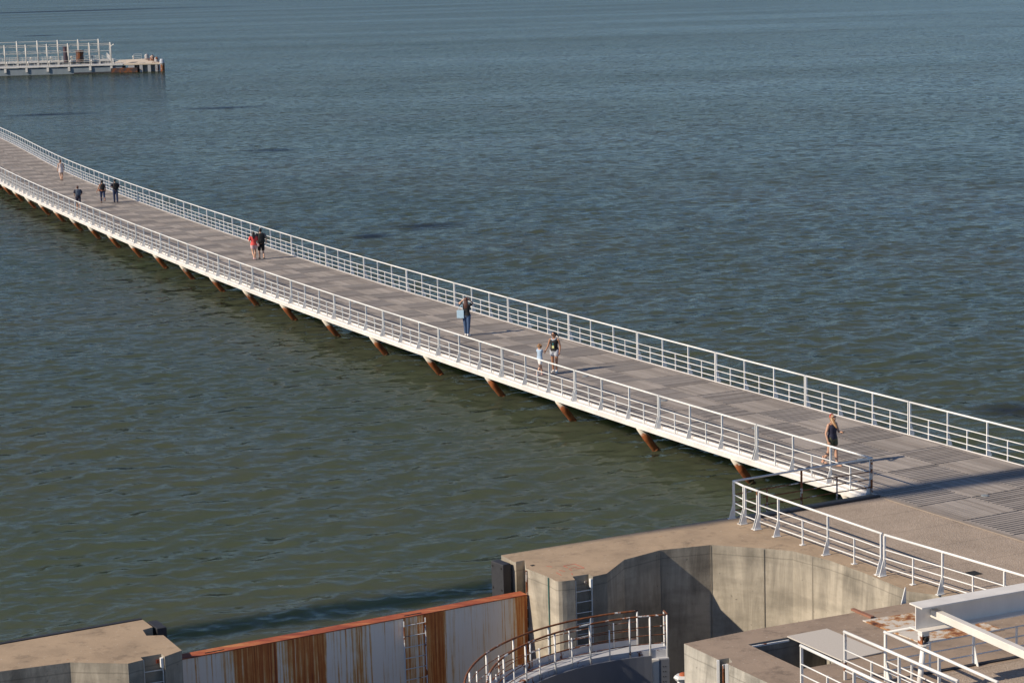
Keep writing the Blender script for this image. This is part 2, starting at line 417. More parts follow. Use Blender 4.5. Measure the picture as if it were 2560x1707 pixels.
def water_mat():
    m, t, b = mat('river_water'); p = pos(t)
    big = noise(t, mapping(t, p, (1, 1, 1)), .012, 4, .55)
    murk = ramp(t, noise(t, p, .035, 4, .5), [(.3, (.062, .081, .050)), (.7, (.080, .087, .054))])
    cd = nd(t, 'ShaderNodeCameraData').outputs['View Distance'] if 0 else None
    rot = (0, 0, R(52 - 90))
    def slope(scale, det, sx):
        n = nd(t, 'ShaderNodeTexNoise'); n.inputs['Scale'].default_value = scale; n.inputs['Detail'].default_value = det; n.inputs['Roughness'].default_value = .6
        L(t, mapping(t, p, (sx, 1, 1), rot), n.inputs['Vector'])
        v = nd(t, 'ShaderNodeVectorMath', operation='SUBTRACT'); L(t, n.outputs['Color'], v.inputs[0]); v.inputs[1].default_value = (.5, .5, .5); return v.outputs[0]
    def scl(v, k):
        q = nd(t, 'ShaderNodeVectorMath', operation='SCALE'); L(t, v, q.inputs[0])
        if isinstance(k, (int, float)): q.inputs['Scale'].default_value = k
        else: L(t, k, q.inputs['Scale'])
        return q.outputs[0]
    def vadd(a_, b_):
        q = nd(t, 'ShaderNodeVectorMath', operation='ADD'); L(t, a_, q.inputs[0]); L(t, b_, q.inputs[1]); return q.outputs[0]
    cs, cc = math.sin(R(-52)), math.cos(R(-52))
    # navy patches at fixed spots: darker gloss and murk colours, steeper ripples
    navy_patch = None
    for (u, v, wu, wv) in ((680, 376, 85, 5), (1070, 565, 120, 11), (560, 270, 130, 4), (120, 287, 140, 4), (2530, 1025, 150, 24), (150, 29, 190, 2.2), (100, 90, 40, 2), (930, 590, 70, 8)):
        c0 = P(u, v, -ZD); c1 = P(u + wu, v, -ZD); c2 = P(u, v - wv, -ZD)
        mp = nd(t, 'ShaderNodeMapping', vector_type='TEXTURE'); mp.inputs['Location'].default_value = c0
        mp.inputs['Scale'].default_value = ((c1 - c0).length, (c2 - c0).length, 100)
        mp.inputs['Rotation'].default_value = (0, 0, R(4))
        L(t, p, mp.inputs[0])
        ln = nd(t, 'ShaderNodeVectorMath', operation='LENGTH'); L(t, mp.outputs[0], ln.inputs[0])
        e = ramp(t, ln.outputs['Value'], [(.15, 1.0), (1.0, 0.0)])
        navy_patch = e if navy_patch is None else mth(t, 'MAXIMUM', navy_patch, e)
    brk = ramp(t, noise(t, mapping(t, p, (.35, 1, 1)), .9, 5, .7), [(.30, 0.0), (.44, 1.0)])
    navy_patch = mth(t, 'MULTIPLY', navy_patch, brk)
    # ripple slopes, steeper in the navy patches; mostly along the wind
    amp = mth(t, 'ADD', ramp(t, big, [(.32, .75), (.68, 1.2)]), mth(t, 'MULTIPLY', navy_patch, .9))
    sl = vadd(scl(slope(7.0, 2, .85), .34), vadd(scl(slope(1.7, 3, .7), .68), scl(slope(.42, 3, .45), .35)))
    ch = nd(t, 'ShaderNodeAttribute', attribute_name='chop').outputs['Fac']      # steepness of the waves too short for the mesh at that distance
    sl = vadd(scl(sl, mth(t, 'MULTIPLY', amp, .8)), scl(vadd(slope(2.0, 2, .45), scl(slope(.3, 2, .4), .28)), mth(t, 'MULTIPLY', ch, 6.5)))
    sp_ = nd(t, 'ShaderNodeSeparateXYZ'); L(t, sl, sp_.inputs[0])
    al_, ac_ = sp_.outputs[0], mth(t, 'MULTIPLY', sp_.outputs[1], .6)
    cb = nd(t, 'ShaderNodeCombineXYZ')
    L(t, mth(t, 'SUBTRACT', mth(t, 'MULTIPLY', al_, cc), mth(t, 'MULTIPLY', ac_, cs)), cb.inputs[0])
    L(t, mth(t, 'ADD', mth(t, 'MULTIPLY', al_, cs), mth(t, 'MULTIPLY', ac_, cc)), cb.inputs[1])
    gn_ = nd(t, 'ShaderNodeNewGeometry').outputs['Normal']
    nm_ = nd(t, 'ShaderNodeVectorMath', operation='NORMALIZE'); L(t, vadd(gn_, cb.outputs[0]), nm_.inputs[0]); N_ = nm_.outputs[0]
    df = nd(t, 'ShaderNodeSubsurfaceScattering', falloff='BURLEY'); df.inputs['Scale'].default_value = 1.0; df.inputs['Radius'].default_value = (2.0, 2.6, 1.7)      # silt scatters the light sideways under the surface
    gs = nd(t, 'ShaderNodeBsdfGlossy'); fr = nd(t, 'ShaderNodeFresnel'); mx = nd(t, 'ShaderNodeMixShader')
    fr.inputs['IOR'].default_value = 1.333; wide = ramp(t, noise(t, mapping(t, p, (.35, 1, 1), (0, 0, R(12))), .013, 4, .6), [(.32, .80), (.68, 1.14)])
    L(t, mixc(t, 1.0, mixc(t, mth(t, 'MULTIPLY', navy_patch, .8), (.355, .39, .395), (.06, .085, .15)), wide, 'MULTIPLY'), gs.inputs['Color'])
    for q in (gs.inputs['Normal'], fr.inputs['Normal']): L(t, N_, q)
    L(t, fr.outputs[0], mx.inputs[0]); L(t, df.outputs[0], mx.inputs[1]); L(t, gs.outputs[0], mx.inputs[2])
    t.nodes.remove(b); L(t, mx.outputs[0], t.nodes['Material Output'].inputs['Surface'])
    # foam flecks on a few crests
    murk = mixc(t, mth(t, 'MULTIPLY', navy_patch, .7), murk, (.014, .018, .03))
    fl = ramp(t, noise(t, mapping(t, p, (.5, 1, 1), rot), .8, 7, .82), [(.70, 0.0), (.715, 1.0)])
    L(t, mixc(t, mth(t, 'MULTIPLY', fl, .6), murk, (.6, .6, .58)), df.inputs['Color'])
    L(t, ramp(t, fl, [(0, .115), (1, .7)]), gs.inputs['Roughness'])
    return m
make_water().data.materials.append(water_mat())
basin = MB().add([(-30, 20, -3.6), (30, 20, -3.6), (30, 70, -3.6), (-30, 52, -3.6)], [(0, 1, 2, 3)]).build('basin_water', flat('basin_water', (.02, .024, .015), .1), local=True)
tag(basin, kind='structure')

# ------------------------------------------------------------------ the boardwalk on piles
BP = [18.71058298, 54.49513932, 2.07737257]
KAP = [-0.1276085, -0.11830832, -0.11094988, -0.05567601, -0.17348228, 0.09831597]
HWD = 2.975
DS = .1; S0 = 17.25; LP = 5.94
_S = np.arange(0, 215, DS); _k = np.interp(_S, np.linspace(0, 180, 6), KAP) / 100
_h = BP[2] + np.concatenate([[0], np.cumsum(_k[:-1] * DS)])
_x = BP[0] + np.concatenate([[0], np.cumsum(np.cos(_h[:-1]) * DS)]); _y = BP[1] + np.concatenate([[0], np.cumsum(np.sin(_h[:-1]) * DS)])
def bw(s, lat=0.0, z=0.0):      # lat > 0 is the side nearer the camera
    if s < 0: x, y, h = BP[0] + math.cos(BP[2]) * s, BP[1] + math.sin(BP[2]) * s, BP[2]
    else: x, y, h = np.interp(s, _S, _x), np.interp(s, _S, _y), np.interp(s, _S, _h)
    return Vector((float(x - math.sin(h) * lat), float(y + math.cos(h) * lat), z + ZD))
def bwh(s): return float(np.interp(s, _S, _h))
SEND = 196.0
K0, K1 = -12, int((SEND - S0) / 1.98)
rnd = random.Random(3)
fb = empty('boardwalk', bw(60, 0, -ZD))
tag(fb, 'long curving timber boardwalk with white edge beams on leaning rusty piles', 'footbridge')
def build_deck():
    vs, fs, uvs = [], [], []
    cw = (2 * HWD - .30) / 3
    def plank(c4, th=.045, ln=2.0):
        n = len(vs); top = [Vector(c) + Vector((0, 0, rnd.uniform(-.003, .003))) for c in c4]
        vs.extend(top + [p - Vector((0, 0, th)) for p in top])
        fs.extend([(n, n + 1, n + 2, n + 3)] + [(n + i, n + 4 + i, n + 4 + (i + 1) % 4, n + (i + 1) % 4) for i in range(4)])
        o = rnd.uniform(0, 50)
        quad = [(0 + o, 0 + o), (ln + o, 0 + o), (ln + o, .16 + o), (0 + o, .16 + o)]
        uvs.extend(quad + [quad[0]] * 16)
    for i in range(K0, K1):
        sa, sb = S0 + i * 1.98 + .02, S0 + (i + 1) * 1.98 - .02
        for c in range(3):               # 0 near side, 2 far side
            la = HWD - .15 - c * cw - .006; lb = la - cw + .012
            cross = ((-1 - i) + c) % 2 == 1
            if cross:
                n = 11
                for j in range(n):
                    s1 = sa + (sb - sa) * j / n + .024 + rnd.uniform(-.008, .008); s2 = sa + (sb - sa) * (j + 1) / n - .024
                    plank([bw(s1, la), bw(s1, lb), bw(s2, lb), bw(s2, la)])
            else:
                n = 12
                for j in range(n):
                    l1 = la + (lb - la) * j / n - .006; l2 = la + (lb - la) * (j + 1) / n + .006
                    plank([bw(sa, l1), bw(sb, l1), bw(sb, l2), bw(sa, l2)])
        for sg in (1, -1):               # border boards
            plank([bw(sa, sg * (HWD - .145)), bw(sb, sg * (HWD - .145)), bw(sb, sg * (HWD - .01)), bw(sa, sg * (HWD - .01))])
    off = wloc(fb)
    me = bpy.data.meshes.new('deck'); me.from_pydata([tuple(v - off) for v in vs], [], fs)
    ul = me.uv_layers.new(name='UVMap'); ul.data.foreach_set('uv', [x for p in uvs for x in p])
    bm = bmesh.new(); bm.from_mesh(me); bmesh.ops.recalc_face_normals(bm, faces=bm.faces[:]); bm.to_mesh(me); bm.free()
    me.materials.append(M['wood']); o = bpy.data.objects.new('deck', me); COL.objects.link(o); o.parent = fb
build_deck()
def ribbon(prof, s0, s1, name, m, parent, ds=1.98):
    mb = MB(); ss = np.arange(s0, s1 + .01, ds)
    mb.loft([[bw(float(s), l, z) for l, z in prof] for s in ss]); return mb.build(name, m, parent)
ribbon([(HWD - .3, -.062), (-HWD + .3, -.062), (-HWD + .3, -.07), (HWD - .3, -.07)], S0 + K0 * 1.98, SEND, 'gap_shade', 'dark', fb)  # black sheet added to paint the shade in the plank gaps
ribbon([(HWD - .3, -.075), (-HWD + .3, -.075), (-HWD + .3, -.25), (HWD - .3, -.25)], S0 + K0 * 1.98, SEND, 'under_frame', flat('underside_timber', (.13, .11, .09), .9), fb)
NEAR_END = S0 - LP - .15
def beam_prof(g):
    return [(g * (HWD + .0), .0), (g * (HWD + .03), .015), (g * (HWD + .03), -.05), (g * (HWD + .24), -.05), (g * (HWD + .25), -.09), (g * (HWD + .33), -.11), (g * (HWD + .32), -.235), (g * (HWD + .2), -.26), (g * (HWD - .1), -.26), (g * (HWD - .1), -.10), (g * (HWD - .0), -.10)]
ribbon(beam_prof(1), NEAR_END, SEND, 'edge_beam', 'beam_white', fb)
ribbon(beam_prof(-1), S0 + K0 * 1.98, SEND, 'edge_beam', 'beam_white', fb)
# piles: leaning pairs, one pair in each bay
def pile_mesh():
    mb = MB(); mb.smooth = True
    top = Vector((0, 0, .90)); bot = Vector((-1.9, 0, -1.56)); d = (bot - top)
    mb.tube([top + Vector((.0, 0, .0)), top + d * .18, top + d * .2, bot], [.10, .135, .125, .125], 14)
    mb.tube([top + d * .345, top + d * .36], .137, 14)
    return mb.mesh('pile')
pm = pile_mesh(); pm.materials.append(M['pile'])
pm.polygons.foreach_set('use_smooth', [True] * len(pm.polygons))
for i in range(-1, 30):
    s = S0 + i * LP + 1.15
    if s > SEND - 2: break
    for g in (1, -1):
        o = bpy.data.objects.new('pile', pm); COL.objects.link(o); o.parent = fb
        q = bw(s, g * (HWD + .27), -ZD); o.location = q - wloc(fb)
        n = bw(s, g * (HWD + .27) + 1, -ZD) - q
        o.rotation_euler = (0, 0, math.atan2(n.y, n.x) + (0 if g > 0 else 0) + (math.pi if g < 0 else 0) * 1)
    MB().bar(bw(s, HWD - .13, -.325), bw(s, -HWD + .13, -.325), .2, .14).build('cross_beam', 'post_rust', fb)
    if i > 12: continue
for i in range(-1, 30):          # little round lights let into the middle of the walk
    s = S0 + i * LP - 2.1
    if s > SEND: break
    mb = MB(); c = bw(s, .55, 0)
    mb.tube([c + Vector((0, 0, -.03)), c + Vector((0, 0, .02)), c + Vector((0, 0, .03))], [.12, .12, .09], 14)
    mb.build('deck_light', 'lens', fb)

# railings
def gusset(mb, base, out, h=.46, w=.2, th=.016, along=None):
    """tapering base plate of a post: vertical against the post, flaring outwards to its foot"""
    a = Vector(along) * th / 2; out = Vector(out)
    q = [base + out * .02, base + out * w, base + out * .045 + Vector((0, 0, h)), base + Vector((0, 0, h)) + out * .02]
    mb.add([p - a for p in q] + [p + a for p in q], [(0, 1, 2, 3), (7, 6, 5, 4), (0, 4, 5, 1), (1, 5, 6, 2), (2, 6, 7, 3), (3, 7, 4, 0)])
def railing_panel(parent, pts, kinds, out, top=1.1, detail=True, m='white', rails=(.69, .455, .22), hr=.032, mp=None, foot=False, zbase=0.0, zgap=0.0, name='railing_panel', gus=True, mh=None):
    """pts: post feet; kinds: 'T' tall post, 'b' short baluster. The panel is a part, its posts and rails are sub-parts"""
    mp = mp or m; mh = mh or m
    a, b = pts[0], pts[-1]
    hb = MB(); hb.smooth = True
    up = Vector((0, 0, 1))
    tall = [p for p, k in zip(pts, kinds) if k == 'T']
    line = [p + up * top for p in tall]
    d0 = (line[1] - line[0]).normalized(); d1 = (line[-1] - line[-2]).normalized()
    line = [line[0] - d0 * .02] + line[1:-1] + [line[-1] + d1 * .02]
    hb.tube(line, hr, 8)
    sub = []
    for hgt in rails:
        rb = MB(); rb.smooth = True; rb.tube([p + up * hgt for p in pts], .017, 6); sub.append(('rail', rb, m))
    for i, (p, k) in enumerate(zip(pts, kinds)):
        al = (pts[min(i + 1, len(pts) - 1)] - pts[max(i - 1, 0)]).normalized(); ou = Vector(out[i] if isinstance(out, list) else out)
        pb = MB(); hgt = top - .02 if k == 'T' else rails[0] + .012
        c0 = p + up * zgap
        pb.box(c0 + up * (hgt - zgap) / 2 + ou * .012, (.036 if k == 'T' else .03, .062 if k == 'T' else .045, hgt - zgap), Matrix((al, up.cross(al), up)).transposed())
        if k == 'T' and gus: gusset(pb, p + up * zgap, ou, along=al)
        if foot: pb.box(p + up * .012 + ou * (.09 if k == 'T' else .02), (.11, .24 if k == 'T' else .14, .018), Matrix((al, up.cross(al), up)).transposed())
        sub.append(('post' if k == 'T' else 'baluster', pb, mp))
    if not detail:
        for _, x, _m in sub: hb.add(x.v, x.f)
        hb.smooth = False
        return hb.build(name, m, parent)
    pn = hb.build(name, mh, parent)
    off = wloc(parent)
    for nm, x, mm in sub:
        x.v = [v - off for v in x.v]; o = x.build(nm, mm, None, local=True); o.parent = pn
    return pn
rn = empty('railing', bw(60, HWD + .1, 0)); tag(rn, 'white panelled railing along the near, sunlit edge of the boardwalk', 'railing')
rf = empty('railing', bw(60, -HWD - .06, 0)); tag(rf, 'white panelled railing along the far, open water edge of the boardwalk', 'railing')
for side, root, lat in ((1, rn, HWD + .11), (-1, rf, -HWD - .06)):
    for k in range(-1 if side > 0 else -4, 30):
        s0 = S0 + k * LP + .045; s1 = s0 + LP - .09
        if s1 > SEND: break
        pts = [bw(s0 + (s1 - s0) * j / 6, lat, -.055 if side > 0 else -.03) for j in range(7)]
        h = bwh(max(0, s0)); n = Vector((-math.sin(h), math.cos(h), 0)) * side
        railing_panel(root, pts, 'TbTbTbT', n, top=1.14, detail=k < 14)

# ------------------------------------------------------------------ concrete: right pier, left pier, quay block
def xy(p): return (p[0], p[1])
deck_edge = [xy(bw(s, HWD + .06)) for s in (11.0, 7.0, 3.0, -1.0, -6.0)]
pierR_out = [(-.46, 57.24), (-.12, 56.50), (-.065, 56.47), (-.055, 56.53), (.17, 56.66), (.205, 55.83), (.80, 54.90), (.95, 54.55), (1.02, 54.50), (1.12, 54.50), (1.23, 54.53), (1.46, 54.61), (1.40, 54.93), (1.83, 55.11), (1.93, 54.86), (2.31, 55.12), (2.84, 56.42), (3.88, 57.30), (5.28, 57.68), (6.67, 57.17), (7.41, 56.80), (7.86, 56.24), (8.25, 55.75), (8.93, 54.50), (9.78, 52.66), (10.46, 52.25), (12.5, 51.6), (20.2, 46.2)]
pier = empty('lock_wall', (5, 57.5, -4)); tag(pier, 'stained concrete lock pier with a hollowed curved inner wall and tan top', 'pier')
MB().prism(pierR_out + deck_edge[::-1] + [(10.55, 62.95)], -4.5, ZD).build('wall', 'pier', pier)
MB().prism([(10.7, 62.9), (16.4, 65.7), (24.5, 50), (19.5, 46.5)] , -4.5, ZD - .30).build('footing', 'dark', pier)
def zr(x, y): return (1800 + x * .17219, 1150 + y * .17219)
# paving sheet of exposed aggregate, with its raised kerb along the quay edge
q0 = P(*z5(545, 1100)); q1 = Vector((10.72, 62.52, ZD))
de = [bw(s, HWD + .07) for s in (10.6, 7.0, 3.0, -1.0, -6.0)]
pv = [q0, P(*z5(470, 1082))] + [q1] + de + [Vector((17.6, 46.6, ZD)), P(*z7(1830, 575)), P(*z5(1400, 1440)), P(*z5(1015, 1290)), P(*z5(700, 1170))]
MB().prism([xy(p) for p in pv], ZD - .05, ZD + .006).build('paving', 'aggregate', pier)
MB().prism([xy(p) for p in [bw(s, HWD + .21) for s in (10.6, 7, 3, -1, -6)]] + [xy(p) for p in [bw(s, HWD + .065) for s in (-6, -1, 3, 7, 10.6)]], ZD - .1, ZD + .03).build('kerb', flat('kerb_concrete', (.27, .225, .185), .85), pier)
MB().bar(P(*z5(480, 1088)) + Vector((0, 0, .03)), q1 + Vector((0, .03, .03)), .13, .07).build('kerb', 'rubber', pier)
# drain let into the paving
dr = P(*z5(2010, 1458)); MB().box(dr + Vector((0, 0, .012)), (.34, .30, .01), Matrix.Rotation(R(-64), 3, 'Z')).build('drain_cover', 'dark', pier)
# wall joints picked out as thin ribs and the green strip by the gate
a = P(*z6(632, 525)); MB().bar(Vector((a.x - .012, a.y - .012, -4)), Vector((a.x - .012, a.y - .012, ZD - .01)), .035, .02).build('seal_strip', 'green_strip', pier)
for (x, y) in ((3.88, 57.29), (5.28, 57.665), (6.67, 57.15), (7.86, 56.23)):
    MB().bar((x, y, -4), (x, y, ZD - .02), .018, .018).build('wall_joint', flat('joint', (.30, .265, .21), .9), pier)
MB().bar((.20, 55.80, -4), (.20, 55.80, ZD - .05), .07, .05).build('gate_guide', 'post_rust', pier)
a = P(*z6(524, 446)); MB().box(a + Vector((0, 0, -.06)), (.10, .10, .14), Matrix.Rotation(R(30), 3, 'Z')).build('lifting_pocket', 'dark', pier)
# red chalk marks on the pier top
def chalk(strokes):
    mb = MB()
    for st in strokes:
        pts = [P(1220 + x * .12755, 1360 + y * .12755) + Vector((0, 0, .005)) for x, y in st]
        for p, q in zip(pts[:-1], pts[1:]): mb.bar(p, q, .018, .002)
    mb.build('chalk_mark', 'chalk', pier)
chalk([[(1480, 425), (1700, 385), (1890, 465), (1720, 480)], [(1480, 425), (1560, 460)], [(1620, 470), (1740, 450)], [(1590, 480), (1640, 515)], [(1400, 510), (1510, 530)], [(1640, 570), (1655, 600)], [(1340, 555), (1440, 610)], [(1150, 430), (1260, 445)]])
# fender block on the pier head
def fender(c, d, rz, label):
    f = empty('fender', (c[0], c[1], -1)); tag(f, label, 'fender', 'black fender blocks on the pier heads')
    MB().box((c[0], c[1], (ZD - .03 - 1.2) / 2 + .0), (d[0], d[1], ZD - .03 + 1.2), Matrix.Rotation(rz, 3, 'Z')).build('pad', 'rubber', f, bevel=.02)
    m3 = Matrix.Rotation(rz, 3, 'Z')
    for z in (.95, .35):
        for x in (-.22, .22):
            p = Vector((c[0], c[1], z)) + m3 @ Vector((x * d[0] / .62, -d[1] / 2, 0)); n = m3 @ Vector((0, -1, 0))
            MB().tube([p - n * .01, p + n * .012], .03, 10).build('bolt_hole', 'dark', f)
fender((-.47, 56.66), (.58, .26), R(-56), 'black rubber fender block on the head of the hollowed lock pier, left of its groove')
fender((-8.97, 51.80), (.72, .26), R(-62), 'black rubber fender block at the head of the pier in the bottom left corner')
pl = empty('lock_wall', (-10.5, 50, -4)); tag(pl, 'concrete lock pier with tan top and dark stained walls in the bottom left corner', 'pier')
pierL = [(-16, 48.45), (-12.52, 50.36), (-9.37, 52.12), (-9.02, 51.47), (-9.10, 51.38), (-9.23, 51.25), (-9.06, 50.77), (-8.65, 50.77), (-8.02, 49.51), (-8.36, 49.06), (-8.47, 49.28), (-8.92, 49.06), (-8.83, 48.86), (-9.14, 48.61), (-10.53, 48.83), (-12.05, 48.29), (-16, 46.7)]
MB().prism(pierL, -4.5, ZD).build('wall', 'pier', pl)
MB().bar((-16.03, 48.53, ZD - .05), (-9.42, 52.21, ZD - .05), .12, .12).build('rubbing_strip', 'rubber', pl)
# ladders let into the piers
def ladder(name, a, b, ztop, zbot, out, m, label, step=.29, plate=True, wl=.05):
    a, b, out = Vector(a), Vector(b), Vector(out)
    o = empty(name, (a + b) / 2 * 1.0 + Vector((0, 0, zbot))); tag(o, label, 'ladder')
    x = (b - a).normalized()
    for p in (a, b): MB().box(p + Vector((0, 0, (ztop + zbot) / 2)), (.018, wl, ztop - zbot), Matrix((x, Vector((0, 0, 1)).cross(x), Vector((0, 0, 1)))).transposed()).build('stile', m, o)
    z = ztop - .30
    while z > zbot:
        rb = MB(); rb.tube([a + Vector((0, 0, z)), b + Vector((0, 0, z))], .012, 6); rb.build('rung', m, o); z -= step
    return o
la = Vector((1.47, 54.66, 0)); lb = Vector((1.90, 54.86, 0))
lo = ladder('ladder', la, lb, ZD - .05, -3.5, (0, -1, 0), 'girder', 'grey ladder let into the notch of the hollowed lock pier')
MB().box(lb + Vector((-.02, -.02, ZD - .17)), (.06, .09, .24), Matrix.Rotation(R(25), 3, 'Z')).build('grab_plate', 'white', lo)
MB().box(Vector((1.75, 55.04, ZD - .2)), (.07, .02, .08), Matrix.Rotation(R(25), 3, 'Z')).build('bracket', 'post_rust', lo)
la = Vector((-8.835, 48.93, 0)); lb = Vector((-8.42, 49.12, 0))
lo = ladder('ladder', la, lb, ZD - .03, -3.5, (0, -1, 0), 'girder', 'grey ladder let into the bottom left pier beside the rusty gate')
MB().box(lb + Vector((-.02, -.02, ZD - .16)), (.06, .09, .24), Matrix.Rotation(R(25), 3, 'Z')).build('grab_plate', 'white', lo)
MB().box(Vector((-8.55, 49.215, ZD - .16)), (.08, .02, .09), Matrix.Rotation(R(25), 3, 'Z')).build('bracket', 'gate_top', lo)

# ------------------------------------------------------------------ the rusty lock gate
GZ = ZD - .68
ga, gb = Vector((-8.62, 50.82, 0)), Vector((.20, 55.74, 0))
gx = (gb - ga).normalized(); gn = Vector((gx.y, -gx.x, 0))          # towards the lock, the side the camera sees
gt = empty('lock_gate', (ga.x, ga.y, -4.0), math.atan2(gx.y, gx.x)); tag(gt, 'rust streaked white steel lock gate between two concrete piers, holding back the river', 'gate')
LG = (gb - ga).length
def gl(mb, name, m, **kw):
    o = mb.build(name, m, None, local=True, **kw); o.parent = gt; return o
gl(MB().box((LG / 2, .17, (GZ - .03 + 4) / 2), (LG, .34, GZ - .03 + 4)), 'skin_plate', 'gate')
gl(MB().box((LG / 2, .165, GZ + 4 - .012), (LG, .39, .024)), 'top_plate', 'gate_top')
for x in (1.28, 6.75): gl(MB().box((x, .08, GZ + 4.004), (.5, .05, .01)), 'slot', 'dark')
pa = onplane(*g4(1455, 300), ga + gn * .12, gn); pb = onplane(*g4(1592, 270), ga + gn * .12, gn)
lg = empty('ladder', (pa.x, pa.y, -3.5)); tag(lg, 'rusty white ladder fixed to the face of the streaked lock gate', 'ladder')
for p, q in ((pa, onplane(*g4(1475, 690), ga + gn * .12, gn)), (pb, onplane(*g4(1612, 690), ga + gn * .12, gn))):
    p2 = Vector((p.x, p.y, GZ - .08)); q2 = Vector((p.x, p.y, -3.4))
    MB().bar(p2, q2, .05, .03).build('stile', 'white_rusty', lg)
z = GZ - .2
while z > -3.3:
    t_ = MB(); t_.tube([Vector((pa.x, pa.y, z)), Vector((pb.x, pb.y, z))], .012, 6); t_.build('rung', 'white_rusty', lg); z -= .29

# ------------------------------------------------------------------ curved walkway of the sector gate
SG = Vector((4.2, 47.30, 0)); RF, RN = 5.50, 5.02; ZF = ZD - 1.2
sg = empty('sector_gate', (SG.x, SG.y, -4)); tag(sg, 'grey steel sector gate with a curved narrow walkway of rusty railings on top', 'gate')
def arc(r, a, z): return Vector((SG.x + r * math.cos(R(a)), SG.y + r * math.sin(R(a)), z))
AN, AF, AE = 96.0, 103.0, 196.0
def ring(prof, a0, a1, n=40):
    mb = MB(); mb.loft([[arc(r, a0 + (a1 - a0) * i / n, z) for r, z in prof] for i in range(n + 1)]); return mb
ring([(RN - .02, ZF), (RF, ZF), (RF, ZF - .04), (RN - .02, ZF - .04)], AN, AE).build('walkway', 'fascia', sg)
ring([(RN - .03, ZF + .01), (RN - .02, ZF + .01), (RN - .02, ZF - .2), (RN - .12, ZF - .2), (RN - .12, ZF - .19), (RN - .03, ZF - .19)], AN, AE).build('fascia', 'fascia', sg)
ring([(RF + .0, ZF + .17), (RF + .012, ZF + .17), (RF + .012, ZF), (RF, ZF)], AF, AE).build('toe_board', 'fascia', sg)
ring([(RN - .26, ZF - .06), (RN - .22, ZF - .06), (RN - .22, -4), (RN - .26, -4)], AN + 5.5, AE).build('skin_plate', 'steel_grey', sg)
ring([(RN - .16, ZF - .2), (RN - .06, ZF - .2), (RN - .06, -4), (RN - .16, -4)], AN + 3.0, AN + 5.4, 4).build('column', 'girder', sg)
ring([(RN - .20, ZF - .2), (RN - .12, ZF - .2), (RN - .12, -4), (RN - .20, -4)], AN, AN + 3.0, 4).build('end_plate', 'steel_grey', sg)
for k in range(8):
    for a in (AN + 1.2, AN + 1.9):
        p = arc(RN - .205, a, ZF - .38 - k * .13); q = arc(RN - .195 - .02, a, ZF - .38 - k * .13)
        MB().tube([arc(RN - .195, a, p.z), arc(RN - .207, a, p.z)], .014, 8).build('bolt', 'dark', sg)
for nm, rr, a0, label in (('railing', RF, AF, 'outer rusty curved railing on the sector gate walkway, nearer the lock gate'), ('railing', RN - .03, AN, 'inner rusty curved railing on the sector gate walkway, nearer the camera')):
    ro = empty(nm, arc(rr, 130, ZF)); tag(ro, label, 'railing', None)
    zt = ZF + .9; n = 50
    hb = MB(); hb.smooth = True; line = [arc(rr, a0 + (AE - a0) * i / n, zt) for i in range(n + 1)]
    if rr < 5.2: line = [arc(rr + .34, a0 + .3, zt + .0)] + line
    hb.tube(line, .026, 8); hb.build('handrail', 'rail_rust', ro)
    for hgt in (.62, .40, .18):
        hb = MB(); hb.smooth = True; hb.tube([arc(rr, a0 + (AE - a0) * i / n, ZF + hgt) for i in range(n + 1)], .011, 6); hb.build('rail', 'rail_rust', ro)
    a = a0 + .2; k = 0; step = 6.3 if rr < 5.2 else 6.6
    if rr < 5.2: first = [0.2, 4.4]
    k = 0
    while a < AE:
        tall = k % 2 == 0
        if rr < 5.2 and k == 1: tall = True; a = a0 + 5.2
        z1 = zt if tall else ZF + .66
        zb = ZF - .2 if rr < 5.2 else ZF
        pm_ = MB(); pm_.tube([arc(rr - (.012 if rr < 5.2 else 0), a, zb), arc(rr, a, z1)], .024 if tall else .018, 8); pm_.smooth = True
        pm_.build('post' if tall else 'baluster', 'white_rusty' if k % 3 else 'white', ro)
        if rr < 5.2 and k == 1: k = 2; a = a0 + 11.3; continue
        k += 1; a += step
    if rr < 5.2:
        pe = arc(rr + .34, a0 + .3, 0)
        eb = MB(); eb.tube([Vector((pe.x, pe.y, ZF)), Vector((pe.x, pe.y, zt))], .024, 8); eb.build('post', 'white', ro)
        for hgt in (.62, .40, .18):
            eb = MB(); eb.tube([Vector((pe.x, pe.y, ZF + hgt)), arc(rr, a0, ZF + hgt)], .011, 6); eb.build('rail', 'rail_rust', ro)

# ------------------------------------------------------------------ quay block in the lower right
blk = empty('quay_block', (9, 46, -4)); tag(blk, 'low concrete quay block with an open pit and a slotted corner, lower right', 'quay')
dl = Vector((.47, -.883)); c0 = Vector((3.82, 48.91))
f1 = c0 + dl * 1.43; sl = Vector((.883, .47))
def o2(v): return (v.x, v.y)
f2 = f1 + dl * .34
slotd = .42
out_b = [o2(c0), (5.53, 49.84), (8.08, 50.97), (9.9, 51.82), (12.3, 51.3), (20, 45.9), (20, 36), (10.2, 36)]
p3 = c0 + dl * 2.05; p4 = c0 + dl * 9
out_b += [o2(p4), o2(p3), o2(f2), o2(f2 + sl * .16), o2(f1 + sl * .28 + dl * .04), o2(f1)]
pit = [(5.30, 48.72), (6.27, 49.16), (7.24, 49.62), (8.24, 47.72), (7.27, 47.24), (6.28, 46.80)]
MB().prism(out_b, -4.5, ZD, [pit]).build('body', 'block', blk)
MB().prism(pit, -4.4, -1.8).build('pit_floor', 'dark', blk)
a = P(*z7(545, 945)); b_ = P(*z7(800, 902)); MB().bar(a + Vector((.05, -.06, -.03)), b_ + Vector((.05, -.06, -.03)), .04, .04).build('pit_frame', 'white_rusty', blk)
